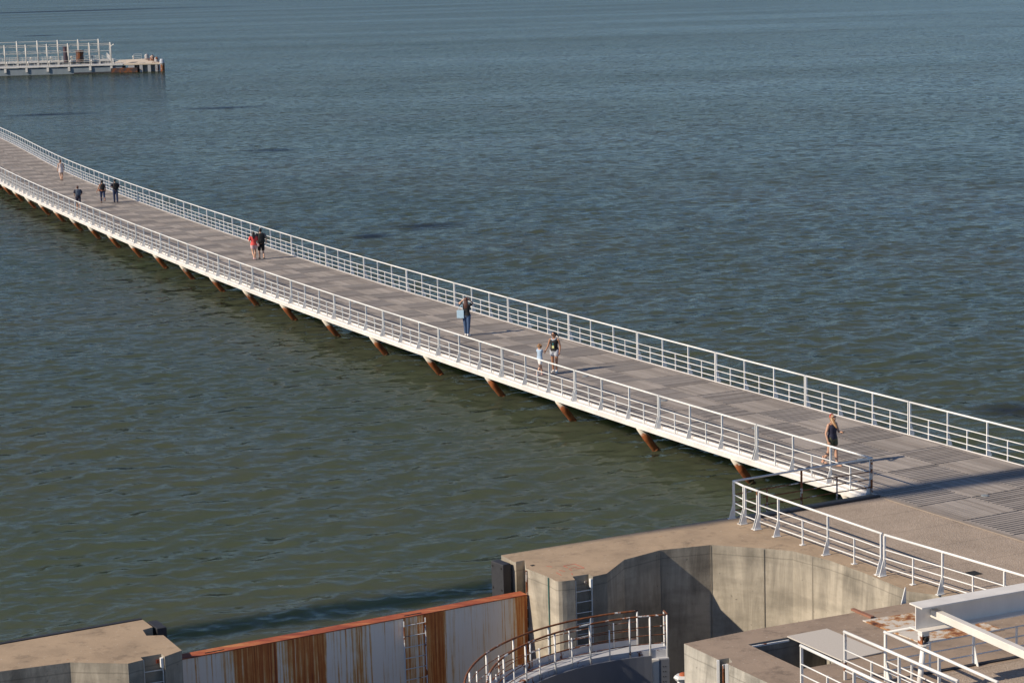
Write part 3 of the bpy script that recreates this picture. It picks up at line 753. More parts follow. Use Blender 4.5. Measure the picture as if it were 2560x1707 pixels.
for q, m_, w_ in ((f1 + dl * .03, 'white_rusty', .06), (f2 + dl * .05, 'white_rusty', .07)):
    MB().bar((q.x - .02, q.y - .01, -4), (q.x - .02, q.y - .01, ZD - .005), .07, w_).build('slot_liner', m_, blk)
q = f1 + dl * .19 + sl * .12; MB().bar((q.x, q.y, -4), (q.x, q.y, ZD - .07), .24, .03, (dl.x, dl.y, 0)).build('stop_plank', 'rail_rust', blk)
hc = [P(*z7(*k)) for k in ((805, 895), (1065, 845), (1430, 998), (1165, 1055))]
tag(MB().prism([xy(p) for p in hc], ZD + .006, ZD + .035).build('hatch_cover', 'plate_grey'), 'grey chequered steel plate lying half across the open pit', 'hatch cover')
A_, C_, D_ = P(*g1(290, 625)), P(*g1(1030, 910)), P(*g1(2090, 745)); B_ = A_ + (D_ - C_)
tag(MB().prism([xy(p) for p in (A_, B_, D_, C_)], ZD + .005, ZD + .03).build('deck_plate', 'flaking'), 'rust flaking white steel plate lying on the quay under the girder', 'steel plate')
tag(MB().bar(P(*g1(160, 485)) + Vector((0, 0, .03)), P(*g1(415, 590)) + Vector((0, 0, .03)), .10, .05).build('angle_bar', flat('brown_bar', (.26, .12, .075), .8)), 'short brown steel bar lying across the quay edge by the flaking plate', 'steel bar')
t_ = P(*g1(850, 375)); gm = MB(); gusset(gm, Vector((t_.x, t_.y, ZD - .25)), Vector((-.45, -.2, 0)).normalized(), h=.62, w=.22, th=.03, along=(.41, -.91, 0))
tag(gm.build('bracket', 'white_rusty'), 'lone white triangular bracket standing in the gap behind the quay block', 'bracket')
pp = P(*g1(1800, 1330)); MB().prism([(9.0, 46.05), (12.5, 47.55), (14, 44), (10.4, 42.5)], ZD - .04, ZD + .006).build('paving', 'aggregate', blk)
MB().bar((8.93, 46.18, ZD + .012), (12.5, 47.72, ZD + .012), .10, .05).build('kerb', 'rubber', blk)
mp_ = empty('mooring_post', (3.80, 49.62, -3.8)); tag(mp_, 'white mooring post with a flat rusty topped cap, half hidden by the quay block', 'bollard')
b1 = MB(); b1.tube([(3.80, 49.62, -3.8), (3.80, 49.62, ZD - 1.12)], .1, 12); b1.smooth = True; b1.build('post', 'white', mp_)
b1 = MB(); b1.tube([(3.80, 49.62, ZD - 1.14), (3.80, 49.62, ZD - 1.06), (3.80, 49.62, ZD - 1.0)], [.13, .19, .15], 6); b1.build('cap', 'white', mp_)
b1 = MB(); b1.ell((3.84, 49.62, ZD - 1.0), (.10, .10, .07)); b1.build('rust_crust', 'gate_top', mp_)

# the shore the camera stands over: pale paved ground on both sides of the lock, behind the quay block
for nm, pg in (('ground', [(8.2, 36.5), (60, 36.5), (60, -160), (8.2, -160)]), ('ground', [(-60, 36.5), (-3.0, 36.5), (-3.0, -160), (-60, -160)])):
    tag(MB().prism(pg, -4.5, ZD - .004).build(nm, 'aggregate'), kind='structure')
# railings on the quay
up = Vector((0, 0, 1))
ra = empty('railing', P(*z5(1000, 1300))); tag(ra, 'white railing on plated feet along the tan paving above the hollowed pier wall', 'railing')
def pz(*pts): return [P(*z5(*q)) for q in pts]
o_ = Vector((-.86, -.5, 0)).normalized()
railing_panel(ra, pz((372, 1080), (440, 1115)), 'TT', o_, top=1.08, foot=True, m='white', mp='white_rusty')
railing_panel(ra, pz((450, 1118), (534, 1150)), 'TT', o_, top=1.08, foot=True, m='white', mp='white_rusty')
railing_panel(ra, pz((546, 1155), (677, 1203), (842, 1263), (1015, 1328), (1195, 1393), (1378, 1462)), 'TTbTbT', o_, top=1.08, foot=True)
e0 = P(*z5(1402, 1472)); e1 = P(*z7(1822, 612)); dv = (e1 - e0) / 2
railing_panel(ra, [e0 + dv * j for j in range(7)], 'TbTbTbT', o_, top=1.08, foot=True)
rq = empty('railing', P(*z5(830, 1000))); tag(rq, 'grey handrailed railing with rusty posts along the quay edge where the boardwalk lands', 'railing')
qd = Vector((.888, .46, 0)); o_ = Vector((-.46, .888, 0))
qp = [P(*z5(368, 1078)), P(*z5(597, 1035)), P(*z5(833, 995)), P(*z5(1075, 953)), P(*z5(1312, 915))]
railing_panel(rq, qp, 'TbTbT', o_, top=1.08, m='rail_rust', mp='post_rust', gus=False, mh='girder')
rc = empty('railing', P(*g1(1700, 1200))); tag(rc, 'white railing crossing the quay behind the girder, with triangular post feet', 'railing')
c1 = Vector((7.98, 45.80, ZD)); c3 = Vector((10.13, 46.78, ZD)); dv = (c3 - c1)
railing_panel(rc, [c1 + dv * j / 2 for j in range(6)], 'TbTbTb'[:5] + 'T', Vector((.41, -.91, 0)), top=1.1)
for label, a_, b_ in (('white railing running down from the corner post beside the leaning pole, the last of three', Vector((7.99, 45.85, ZD)), Vector((9.68, 42.21, ZD))),
                      ('middle one of three white railings running down to the right past the leaning pole', Vector((7.12, 45.95, ZD)), Vector((8.95, 42.27, ZD))),
                      ('nearest white railing, starting above the open pit and running down to the right', Vector((6.04, 45.05, ZD)), Vector((7.05, 42.96, ZD)))):
    ro = empty('railing', a_); tag(ro, label, 'railing', 'white railings of the lower right gangway')
    dv = (b_ - a_).normalized() * .98
    railing_panel(ro, [a_ + dv * j for j in range(5)], 'TbTbT', Vector((.9, .43, 0)), top=1.1, hr=.036, mp='white_rusty', gus=('corner' in label))

# girder with its leaning pole and square strut
bd = Vector((.91, .415, 0)).normalized(); bp_ = Vector((bd.y, -bd.x, 0))
dist = 45.0
def atY(u, v, y):
    d = ray(u, v); t = y / d.y; return Vector((d.x * t, y, HC + ZD + d.z * t))
tl = atY(*g1(885, 388), 45.2)
gw, gh = .47, .56
gd = empty('girder', (tl.x, tl.y, 0)); tag(gd, 'large pale grey steel I girder crossing above the quay, cut off at the right edge', 'girder')
axis0 = tl + bp_ * gw / 2
def gbar(z0, z1, w, nm):
    MB().bar(axis0 + up * ((z0 + z1) / 2), axis0 + bd * 9 + up * ((z0 + z1) / 2), w, z1 - z0).build(nm, 'girder', gd)
gbar(-.03, 0, gw, 'top_flange'); gbar(-gh, -gh + .03, gw, 'bottom_flange'); gbar(-gh + .03, -.03, .025, 'web')
hinge = axis0 + bd * .14 + bp_ * .10 + up * -gh
po = empty('prop', (hinge.x - .15, hinge.y, 0)); tag(po, 'leaning white round pole with a rusty hinge holding up the girder end', 'pole')
MB().box(hinge + up * -.05, (.19, .16, .10), Matrix.Rotation(R(24), 3, 'Z')).build('bracket', 'white_rusty', po)
for g in (-1, 1): MB().box(hinge + bd * g * .08 + up * -.17, (.03, .16, .22), Matrix.Rotation(R(24), 3, 'Z')).build('lug', 'rail_rust', po)
pmb = MB(); pmb.tube([hinge + bd * .0 + bp_ * -.12 + up * -.16, hinge + bp_ * .13 + up * -.16], .05, 10); pmb.build('pin', 'dark', po)
pmb = MB(); pmb.tube([hinge + up * -.28, hinge + up * -.31], .13, 14); pmb.build('collar', 'white_rusty', po)
foot_ = Vector((hinge.x - .13, hinge.y - .1, ZD)); pmb = MB(); pmb.smooth = True; pmb.tube([hinge + up * -.30, foot_], .062, 14); pmb.build('tube', 'white', po)
sa = axis0 + bd * .45 + up * -.22 + bp_ * .02
st_ = MB().bar(sa, sa + bp_ * 6.5 + up * -.1, .17, .17).build('strut', 'strut', gd, bevel=.012)

# ------------------------------------------------------------------ ferry pontoon far out
PY = 430.0; PZ = 1.40
pt = empty('ferry_pontoon', (-85, PY + 8, 0)); tag(pt, 'long old ferry pontoon with rows of white hoop frames moored far out on the water', 'pontoon')
XR, XM, XL = -67.4, -75.0, -135.0
MB().box(((XL + XM) / 2, PY + 2, PZ / 2 - .4), (XM - XL, 4.0, PZ + .4)).build('hull', 'pontoon_hull', pt)
MB().box(((XL + XM) / 2 + .02, PY + 2, PZ + .16), (XM - XL + .3, 4.5, .22)).build('deck', 'pontoon_white', pt)
MB().box(((XL + XM) / 2 - 3.4, PY + 30, PZ / 2 - .4), (XM - XL - 6.8, 4.0, PZ + .4)).build('hull', 'pontoon_hull', pt)
MB().box(((XL + XM) / 2 - 3.4, PY + 30, PZ + .16), (XM - XL - 6.8, 4.5, .22)).build('deck', 'pontoon_white', pt)
PK = PZ + .26 - ZD
MB().prism([(XM + .2, PY), (XR, PY), xy(P(356, 147.6, PK)), xy(P(299, 150.4, PK)), (-77.6, PY + 4.4), (XM + .2, PY + 4.4)], PZ + .0, PZ + .26).build('platform', 'pontoon_deck', pt)
MB().box(((XM + XR) / 2 + .2, PY + 3.4, PZ / 2 - .1), (XR - XM - 1.6, 4, PZ - .2)).build('hull', painted('pale_hull', (.36, .39, .40), .42, .5), pt)
for x, w_ in ((-73.2, 1.2), (-71.3, .6), (-69.7, .6), (-68.3, .45)):
    MB().box((x, PY + .5, PZ / 2 - .2), (w_, .9, PZ + .4)).build('pier_leg', 'pontoon_rust', pt)
MB().box((-74.6, PY + .25, .42), (5.2, 1.2, .95)).build('fender_raft', painted('raft_rust', (.07, .045, .04), .45, .8), pt)
MB().prism([(-84.5, PY - .3), (-77.0, PY - .3), (-77.0, PY - .04), (-84.5, PY - .04)], -.1, .25).build('floating_boom', 'rubber', pt)
def hoop(x, y, h, ra_):
    mb = MB(); mb.smooth = True; pts = []
    pts.append((x + .50, y + .1, PZ - .55))
    for i in range(13):
        a = math.pi * i / 12
        pts.append((x + .08 + .42 * math.cos(a), y + 1.9 - 1.7 * math.cos(a), PZ + h - 1.6 + 1.6 * math.sin(a)))
    pts.append((x - .15, y + 3.7, PZ + .3))
    mb.tube(pts, ra_, 8); mb.build('hoop', 'pontoon_white', pt)
    MB().box((x + .5, y - .12, PZ - .42), (.42, .35, .8)).build('bracket', 'pontoon_white', pt)
for k in range(11): hoop(-77.55 - k * 4.17, PY, 4.45, .10)
for k in range(11): hoop(-85.0 - k * 4.28, PY + 28, 4.5, .11)
for (yy, x1, zs) in ((PY, -77.4, (4.3, 4.0, 2.9)), (PY + 28, -84.9, (4.35, 1.9, 2.4))):
    for z in zs:
        mb = MB(); mb.tube([(XL, yy + (1.9 if z > 3.5 else .6), PZ + z), (x1, yy + (1.9 if z > 3.5 else .6), PZ + z)], .05 if z > 3.5 else .04, 6); mb.build('purlin', 'pontoon_white', pt)
for yy, x1 in ((PY + 4.1, -77), (PY + 28.2, -83.5), (PY + 31.8, -83)):
    mb = MB()
    for z in (.4, .75, 1.1): mb.tube([(XL, yy, PZ + z), (x1, yy, PZ + z)], .025, 5)
    x = XL
    while x < x1: mb.tube([(x, yy, PZ), (x, yy, PZ + 1.1)], .03, 5); x += 1.4
    mb.build('railing', 'pontoon_white', pt)
mb = MB()
for z in (.3, .5, .7, .9, 1.1): mb.tube([(-79.3, PY + 8, PZ + z + 1.2), (-76.8, PY + 1.0, PZ + z)], .04, 5)
for j in range(6): mb.tube([(-79.3 + .5 * j, PY + 8 - 1.4 * j, PZ + .2), (-79.3 + .5 * j, PY + 8 - 1.4 * j, PZ + 1.1 + 1.2 * (1 - j / 5))], .04, 5)
mb.build('side_rail', 'pontoon_white', pt)
mb = MB()
for z in (.35, .7, 1.05): mb.tube([(-77.0, PY + .4, PZ + z), (-74.4, PY + .4, PZ + z)], .03, 5)
for x in (-77, -76.2, -75.3, -74.4): mb.tube([(x, PY + .4, PZ), (x, PY + .4, PZ + 1.1)], .035, 5)
mb.build('railing', 'pontoon_white', pt)
for x, y in ((-79.2, PY + 1.0), (-83.4, PY + 1.2), (-87.5, PY + 1.1), (-91.7, PY + 1.1), (-95.9, PY + 1.1), (-84.2, PY + 28.4), (-88.5, PY + 28.4), (-92.8, PY + 28.4), (-97, PY + 28.4)):
    mb = MB(); mb.ell((x - 1.9, y, PZ + 1.0), (.24, .24, .24)); mb.tube([(x - 1.9, y, PZ), (x - 1.9, y, PZ + .9)], .05, 6); mb.build('lamp_globe', 'pontoon_white', pt)
lampm = MB(); lampm.tube([(-77.3, PY + .3, PZ + 3.5), (-76.7, PY + .3, PZ + 4.0), (-76.45, PY + .3, PZ + 4.1)], [.05, .08, .16], 8); lampm.build('flood_lamp', 'pontoon_white', pt)
MB().box((-73.9, PY + 6.5, PZ + .28), (1.1, 4.6, .05)).build('hatch', 'grey_cloth', pt)
for x, y, h, r_, m_, lab in ((-91.2, PY + 27.0, 3.0, .62, painted('drum_dark', (.05, .03, .045), .3, .8), 'tall dark rusty cylinder standing on the pontoon behind the hoops'), (-88.4, PY + 27.0, 2.1, .8, painted('drum_rust', (.10, .05, .04), .55, .8), 'shorter rusty cylinder on the pontoon, right of the tall dark one')):
    mb = MB(); mb.tube([(x, y, PZ), (x, y, PZ + h)], r_, 14); mb.smooth = False
    mb.tube([(x, y, PZ + h), (x, y, PZ + h + .25)], r_ * 1.12, 14)
    tag(mb.build('mooring_cylinder', m_), lab, 'cylinder', 'rusty cylinders behind the pontoon hoops')
for (u, v, m_, lab) in ((367, 148.6, 'pontoon_rust', 'rusty bollard farthest back on the pontoon end'), (381, 152, 'post_rust', 'brown rusted bollard, second back on the pontoon end'), (392, 156.5, 'pontoon_rust', 'grey and rust bollard in the row on the pontoon end')):
    x, y = xy(P(u, v, PK))
    e = empty('bollard', (x, y, PZ + .26)); tag(e, lab, 'bollard', 'bollards along the pontoon end')
    mb = MB(); mb.tube([(x, y, PZ - .6), (x, y, PZ + 1.1), (x - .15, y, PZ + 1.3)], [.45, .45, .3], 10); mb.build('drum', m_, e)
    MB().box((x, y, PZ + .30), (1.5, 2.2, .16)).build('base', 'post_rust', e)
e = empty('mooring_pile', (XR + .35, PY, 0)); tag(e, 'thick rusty mooring pile with a pale cap at the right tip of the pontoon', 'mooring pile')
mb = MB(); mb.tube([(XR + .35, PY - .1, -2), (XR + .35, PY - .1, PZ + .25)], .42, 14); mb.build('shaft', painted('mooring_rust', (.34, .31, .27), .62, 1.2), e)
mb = MB(); mb.tube([(XR + .3, PY - .1, PZ + .2), (XR + .25, PY - .1, PZ + .75), (XR + .2, PY - .1, PZ + 1.05)], [.5, .42, .22], 12); mb.build('cap', 'light_grey', e)
fa, fb2 = P(334.5, 147.6, PK), P(351.5, 147.6, PK)
e = empty('gate_frame', (fa.x, fa.y, PZ + .2)); tag(e, 'thin open metal frame standing at the back of the pontoon platform', 'frame')
mb = MB()
for z in (.5, .85, 1.2): mb.tube([(fa.x, fa.y, PZ + z), (fb2.x, fa.y, PZ + z)], .03, 5)
for x in (fa.x, fb2.x): mb.tube([(x, fa.y, PZ), (x, fa.y, PZ + 1.2)], .03, 5)
mb.build('frame', 'pontoon_white', e)
la_ = P(333.5, 148.6, PK); mb = MB(); mb.tube([(la_.x, la_.y, PZ + .2), (la_.x, la_.y, PZ + .8)], .12, 8); mb.ell((la_.x, la_.y, PZ + .8), (.2, .2, .2)); mb.build('lamp_globe', 'pontoon_white', pt)

# unseen mast, added left of view to throw the landing's long shadow
sd_ = Vector((math.cos(R(SUN_AZ)), math.sin(R(SUN_AZ)), 0)); bs = P(*z5(2000, 822)) - sd_ * 62
py = empty('shadow_caster', (bs.x, bs.y, -2)); tag(py, 'tall white mast out of view on the left, added to cast the landing shadow', 'shadow_caster')
mb = MB(); mb.smooth = True; mb.tube([(bs.x, bs.y, -2), (bs.x, bs.y, 62)], [.72, .55], 16); mb.build('mast', 'white', py)
MB().bar((bs.x - 3 * sd_.x, bs.y - 3 * sd_.y, 62.4), (bs.x + 3 * sd_.x, bs.y + 3 * sd_.y, 62.4), .5, .8).build('cross_head', 'white', py)

# ------------------------------------------------------------------ people
def remesh(mb, name, m, vox, parent, smooth=6):
    me = mb.mesh('tmp'); o = bpy.data.objects.new('tmp', me); COL.objects.link(o)
    bm = bmesh.new(); bm.from_mesh(me); bmesh.ops.recalc_face_normals(bm, faces=bm.faces[:]); bm.to_mesh(me); bm.free()
    r_ = o.modifiers.new('r', 'REMESH'); r_.mode = 'VOXEL'; r_.voxel_size = vox; r_.use_smooth_shade = True
    if smooth: s_ = o.modifiers.new('s', 'SMOOTH'); s_.factor = .5; s_.iterations = smooth
    dg = bpy.context.evaluated_depsgraph_get(); ev = o.evaluated_get(dg)
    n = bpy.data.meshes.new_from_object(ev); n.name = name; n.materials.clear(); n.materials.append(M[m])
    bpy.data.objects.remove(o); bpy.data.meshes.remove(me)
    x = bpy.data.objects.new(name, n); COL.objects.link(x); x.parent = parent
    return x
def V(*a): return Vector(a)
def torso_rings(secs, n=16):
    out = []
    for (z, rx, ry, cy, cx) in secs:
        out.append([V(cx + rx * math.cos(2 * math.pi * j / n), cy + ry * math.sin(2 * math.pi * j / n), z) for j in range(n)])
    return out
def limb(mb, pts, rad, n=10, sub=3):
    P_, R_ = [], []
    for i in range(len(pts) - 1):
        for k in range(sub):
            t = k / sub; P_.append(pts[i].lerp(pts[i + 1], t)); R_.append(rad[i] * (1 - t) + rad[i + 1] * t)
    P_.append(pts[-1]); R_.append(rad[-1]); mb.tube(P_, R_, n)
    for p, r in zip(pts, rad): mb.ell(p, (r, r, r), 8, 6)
def hand(mb, wrist, d, side, palm_n, curl=.5):
    """palm, four unequal bent fingers and a thumb from the side of the palm"""
    d = d.normalized(); pn = (palm_n - d * palm_n.dot(d)).normalized(); sx = d.cross(pn) * side
    mb.tube([wrist, wrist + d * .045, wrist + d * .085], [.022, .032, .028], 8)
    for k, ln in enumerate((.066, .076, .070, .055)):
        b0 = wrist + d * .08 + sx * (.026 - .0173 * k); d1 = (d + pn * curl * .5).normalized(); d2 = (d + pn * curl * 1.5).normalized(); d3 = (d + pn * curl * 2.6).normalized()
        p1 = b0 + d1 * ln * .45; p2 = p1 + d2 * ln * .32; p3 = p2 + d3 * ln * .25
        mb.tube([b0, p1, p2, p3], [.0088, .0084, .0078, .006], 6)
    b0 = wrist + d * .03 + sx * .026; p1 = b0 + (d * .6 + sx * .7 + pn * .3).normalized() * .04; p2 = p1 + (d * .9 + sx * .2 + pn * .5).normalized() * .034
    mb.tube([b0, p1, p2], [.012, .0105, .008], 6)
def person(foot, az, hgt, label, female=True, legs=((0, 0), (0, 0)), arms=None, lean=0.0, headyaw=0.0, headpitch=0.0, skin='skin', top=None, sleeves=0.0, bottom=None, bottom_len=.5, dress=None,
           hair='short', hair_m='hair_black', shoes='black', shoe_h=.07, glasses=False, strap=True, child=False, vox=.011, loose=1.0, group='people out walking on the boardwalk'):
    """local frame: +Y is forward, +X the person's right, feet on z = 0, drawn for a height of 1.70 m and scaled"""
    root = empty('person', foot, R(az - 90)); k = hgt / 1.70; root.scale = (k * 1.1, k * 1.1, k); tag(root, label, 'person', group)
    sw = .165 if female else .19; hw = .088 if female else .085
    hipz = .90; body = MB()
    jl = []
    for sgn, (sw_, kb) in zip((-1, 1), legs):
        hp = V(sgn * hw, 0, hipz); a = R(sw_); kn = hp + V(0, math.sin(a), -math.cos(a)) * .42
        b = a - R(kb); an = kn + V(0, math.sin(b), -math.cos(b)) * .41
        an.x *= .9
        jl.append([hp, kn, an])
    dz = min(j[2].z for j in jl) - .075
    for j in jl:
        for q in j: q.z -= dz
    hipz -= dz
    def tz(z): return z - dz
    def ln(v): return V(v.x, v.y + lean * (v.z - hipz), v.z)
    for j, sgn in zip(jl, (-1, 1)):
        limb(body, [j[0] + V(0, 0, .03), j[1], j[2]], [.088 if female else .085, .054, .036]); limb(body, [j[1] + V(0, -.012, -.10), j[2] + V(0, 0, .12)], [.052, .036])
        fd = V(sgn * .12, 1, 0).normalized()
        limb(body, [j[2] + V(0, -.02, -.03), j[2] + fd * .09 + V(0, 0, -.045), j[2] + fd * .15 + V(0, 0, -.053)], [.034, .03, .02])
    secs = [(tz(.84), .10, .09, -.005, 0), (tz(.90), .165 if female else .155, .112, -.01, 0), (tz(.98), .155 if female else .150, .105, -.005, 0), (tz(1.07), .122 if female else .145, .09, 0, 0), (tz(1.18), .132 if female else .158, .098, .008, 0),
            (tz(1.28), .150 if female else .175, .108, .012, 0), (tz(1.36), .160 if female else .185, .092, 0, 0), (tz(1.41), .125 if female else .15, .07, -.01, 0), (tz(1.435), .06, .055, -.012, 0)]
    def leanr(rg): return [[ln(q) for q in r] for r in rg]
    body.loft(leanr(torso_rings(secs)))
    nb = ln(V(0, -.012, tz(1.40))); hc_ = ln(V(0, .025, tz(1.585)))
    limb(body, [nb, hc_ + V(0, -.02, -.05)], [.055, .05])
    HR = Matrix.Rotation(R(headyaw), 3, 'Z') @ Matrix.Rotation(R(-headpitch), 3, 'X')
    body.ell(hc_ + HR @ V(0, -.008, .025), (.074, .092, .092), 14, 10, HR); body.ell(hc_ + HR @ V(0, .022, -.045), (.055, .062, .07), 12, 8, HR)
    body.ell(hc_ + HR @ V(0, .092, -.012), (.013, .02, .022), 8, 6, HR)
    for g in (-1, 1): body.ell(hc_ + HR @ V(g * .076, -.005, -.005), (.01, .02, .03), 8, 6, HR)
    sh = [ln(V(-sw, -.005, tz(1.375))), ln(V(sw, -.005, tz(1.375)))]
    arms = arms or [None, None]; al = []
    for g, a in zip((-1, 1), arms):
        s = sh[0] if g < 0 else sh[1]
        if a is None: e, w_ = V(g * (sw + .05), -.03, tz(1.10)), V(g * (sw + .06), .05, tz(.87))
        else: e, w_ = V(*a[0]) - V(0, 0, dz), V(*a[1]) - V(0, 0, dz)
        limb(body, [s, e, w_], [.047 if female else .052, .036, .026]); al.append((s, e, w_, (w_ - e)))
    bo = remesh(body, 'body', skin, vox, root)
    hm = MB()
    for g, (s, e, w_, d) in zip((-1, 1), al): hand(hm, w_, d, g, V(-g, .3, 0), .45)
    # the hands join the body's own mesh
    bm = bmesh.new(); bm.from_mesh(bo.data); me2 = hm.mesh('h'); bm.from_mesh(me2); bm.to_mesh(bo.data); bm.free(); bpy.data.meshes.remove(me2)
    bo.data.polygons.foreach_set('use_smooth', [True] * len(bo.data.polygons))
    grow = lambda sc, add: [(z, rx + add, ry + add, cy, cx) for (z, rx, ry, cy, cx) in sc]
    if top:
        tb = MB(); lo = tz(.90); t_secs = [s for s in secs if s[0] > lo - .001]; t_secs = t_secs[:-1] if not strap else t_secs[:-2] + [(tz(1.375), .118, .078, -.004, 0)]
        t_secs = grow(t_secs, .014 * loose); t_secs[0] = (t_secs[0][0], t_secs[0][1] + .006, t_secs[0][2] + .006, t_secs[0][3], 0)
        tb.loft(leanr(torso_rings(t_secs)))
        if sleeves:
            for (s, e, w_, d) in al: limb(tb, [s + V(0, 0, .005), s.lerp(e, min(1, sleeves))], [.062, .056 * loose])
        elif strap:
            for g in (-1, 1): tb.tube([ln(V(g * .085, .09, tz(1.34))), ln(V(g * .088, .0, tz(1.425))), ln(V(g * .085, -.085, tz(1.34)))], .017, 8)
        remesh(tb, 'top', top, vox, root, 4)
    if bottom:
        bb = MB(); bb.loft(leanr(torso_rings(grow([(tz(.86), .155, .108, -.008, 0)] + [s for s in secs if tz(.89) < s[0] < tz(1.0)] + [(tz(1.02), .135, .095, 0, 0)], .013))))
        for j in jl:
            if bottom_len <= 1: limb(bb, [j[0] + V(0, 0, .02), j[0].lerp(j[1], bottom_len)], [.102, (.102 * (1 - bottom_len) + .07 * bottom_len) + .006 * loose])
            else: limb(bb, [j[0] + V(0, 0, .02), j[1], j[1].lerp(j[2], bottom_len - 1)], [.100, .072, .054 + .006 * (loose - 1) * 4])
        remesh(bb, 'trousers' if bottom_len > 1 else 'shorts', bottom, vox, root, 4)
    if dress:
        dm, dlen = dress; db = MB(); ds_ = grow([s for s in secs if s[0] > tz(.885)][:-2] + [(tz(1.38), .115, .075, -.004, 0)], .014)
        ds_ = [(tz(dlen), .185, .15, 0, 0), (tz(.80), .18, .14, -.005, 0)] + ds_
        db.loft(leanr(torso_rings(ds_)))
        for g in (-1, 1): db.tube([ln(V(g * .08, .08, tz(1.35))), ln(V(g * .085, .0, tz(1.425))), ln(V(g * .08, -.08, tz(1.35)))], .014, 8)
        remesh(db, 'dress', dm, vox, root, 4)
    for j, sgn in zip(jl, (-1, 1)):
        fd = V(sgn * .12, 1, 0).normalized(); s_ = MB()
        tilt = 0
        limb(s_, [j[2] + V(0, -.03, -.04), j[2] + fd * .08 + V(0, 0, -.048), j[2] + fd * .15 + V(0, 0, -.052)], [.041, .040, .03])
        if shoe_h > .08: limb(s_, [j[2] + V(0, -.01, -.03), j[2] + V(0, -.005, .03)], [.043, .045])
        remesh(s_, 'shoe', shoes, vox, root, 3)
    hb = MB()
    hb.ell(hc_ + HR @ V(0, -.022, .036), (.083, .094, .092), 14, 10, HR)
    hb.ell(hc_ + HR @ V(0, -.05, -.02), (.077, .06, .08), 12, 8, HR)
    if hair == 'long':
        hb.loft([[ln(q) for q in r] for r in [[hc_ + HR @ V(0, -.02, 0) * 0 + HR @ V(rx * math.cos(2 * math.pi * j / 12), cy + ry * math.sin(2 * math.pi * j / 12), z) - V(0, lean * (hc_.z + z - hipz), 0) for j in range(12)] for (z, rx, ry, cy) in ((.0, .085, .06, -.05), (-.09, .095, .055, -.07), (-.2, .10, .045, -.095), (-.32, .085, .035, -.105), (-.40, .05, .02, -.10))]])
    elif hair == 'side':                # long, falling forward over the shoulder on the person's right
        hb.loft([[hc_ + HR @ V(cx + rx * math.cos(2 * math.pi * j / 12), cy + ry * math.sin(2 * math.pi * j / 12), z) for j in range(12)] for (z, rx, ry, cx, cy) in ((.02, .075, .075, .02, -.02), (-.08, .07, .07, .045, .0), (-.18, .06, .05, .07, .05), (-.28, .05, .04, .075, .09), (-.36, .03, .025, .07, .11))])
        hb.ell(hc_ + HR @ V(-.05, -.05, -.12), (.05, .04, .13), 10, 8)
    elif hair == 'tail':
        limb(hb, [hc_ + HR @ V(0, -.09, .03), hc_ + HR @ V(-.06, -.15, -.03), hc_ + HR @ V(-.09, -.16, -.12)], [.03, .035, .015])
    elif hair == 'bun':
        hb.ell(hc_ + HR @ V(0, -.06, .06), (.085, .085, .085), 12, 8)
        hb.ell(hc_ + HR @ V(0, -.075, .0), (.085, .06, .10), 12, 8)
    elif hair == 'curly':
        rr = random.Random(7)
        for i in range(46):
            a, b = rr.uniform(0, 2 * math.pi), rr.uniform(-.9, 1.4)
            q = V(math.cos(a) * math.cos(b) * .105, -.025 + math.sin(a) * math.cos(b) * .10, .01 + math.sin(b) * .10)
            if q.y > .05 and q.z < .06: continue
            hb.ell(hc_ + HR @ q, (.03, .03, .03), 8, 6)
    remesh(hb, 'hair', hair_m, max(vox, .012), root, 3 if hair != 'curly' else 1)
    if glasses:
        gb_ = MB()
        for g in (-1, 1): gb_.ell(hc_ + HR @ V(g * .034, .083, .012), (.032, .016, .024), 10, 6, HR)
        gb_.tube([hc_ + HR @ V(-.08, .0, .018), hc_ + HR @ V(-.066, .075, .018), hc_ + HR @ V(.066, .075, .018), hc_ + HR @ V(.08, .0, .018)], .006, 6); o = gb_.build('sunglasses', 'glass_dark', None, local=True); o.parent = root
    else:
        for g in (-1, 1):
            eb = MB(); eb.ell(hc_ + HR @ V(g * .032, .078, .012), (.012, .009, .008), 8, 6, HR); o = eb.build('eye', 'glass_dark', None, local=True); o.parent = root
    lb_ = MB(); lb_.ell(hc_ + HR @ V(0, .078, -.055), (.022, .008, .008), 8, 6, HR); o = lb_.build('mouth', 'lips', None, local=True); o.parent = root
    root['_k'] = k
    return root, dict(hc=hc_, sh=sh, arms=al, tz=tz, ln=ln, k=k, HR=HR)
def lw(root, v):                # a point of the person's own frame in the world
    return Vector(root.location) + Matrix.Rotation(root.rotation_euler.z, 3, 'Z') @ (Vector(v) * Vector(root.scale))
def held(root, name, mb, m, label, cat, group=None):
    mb.v = [lw(root, v) for v in mb.v]; o = mb.build(name, m); tag(o, label, cat, group); return o
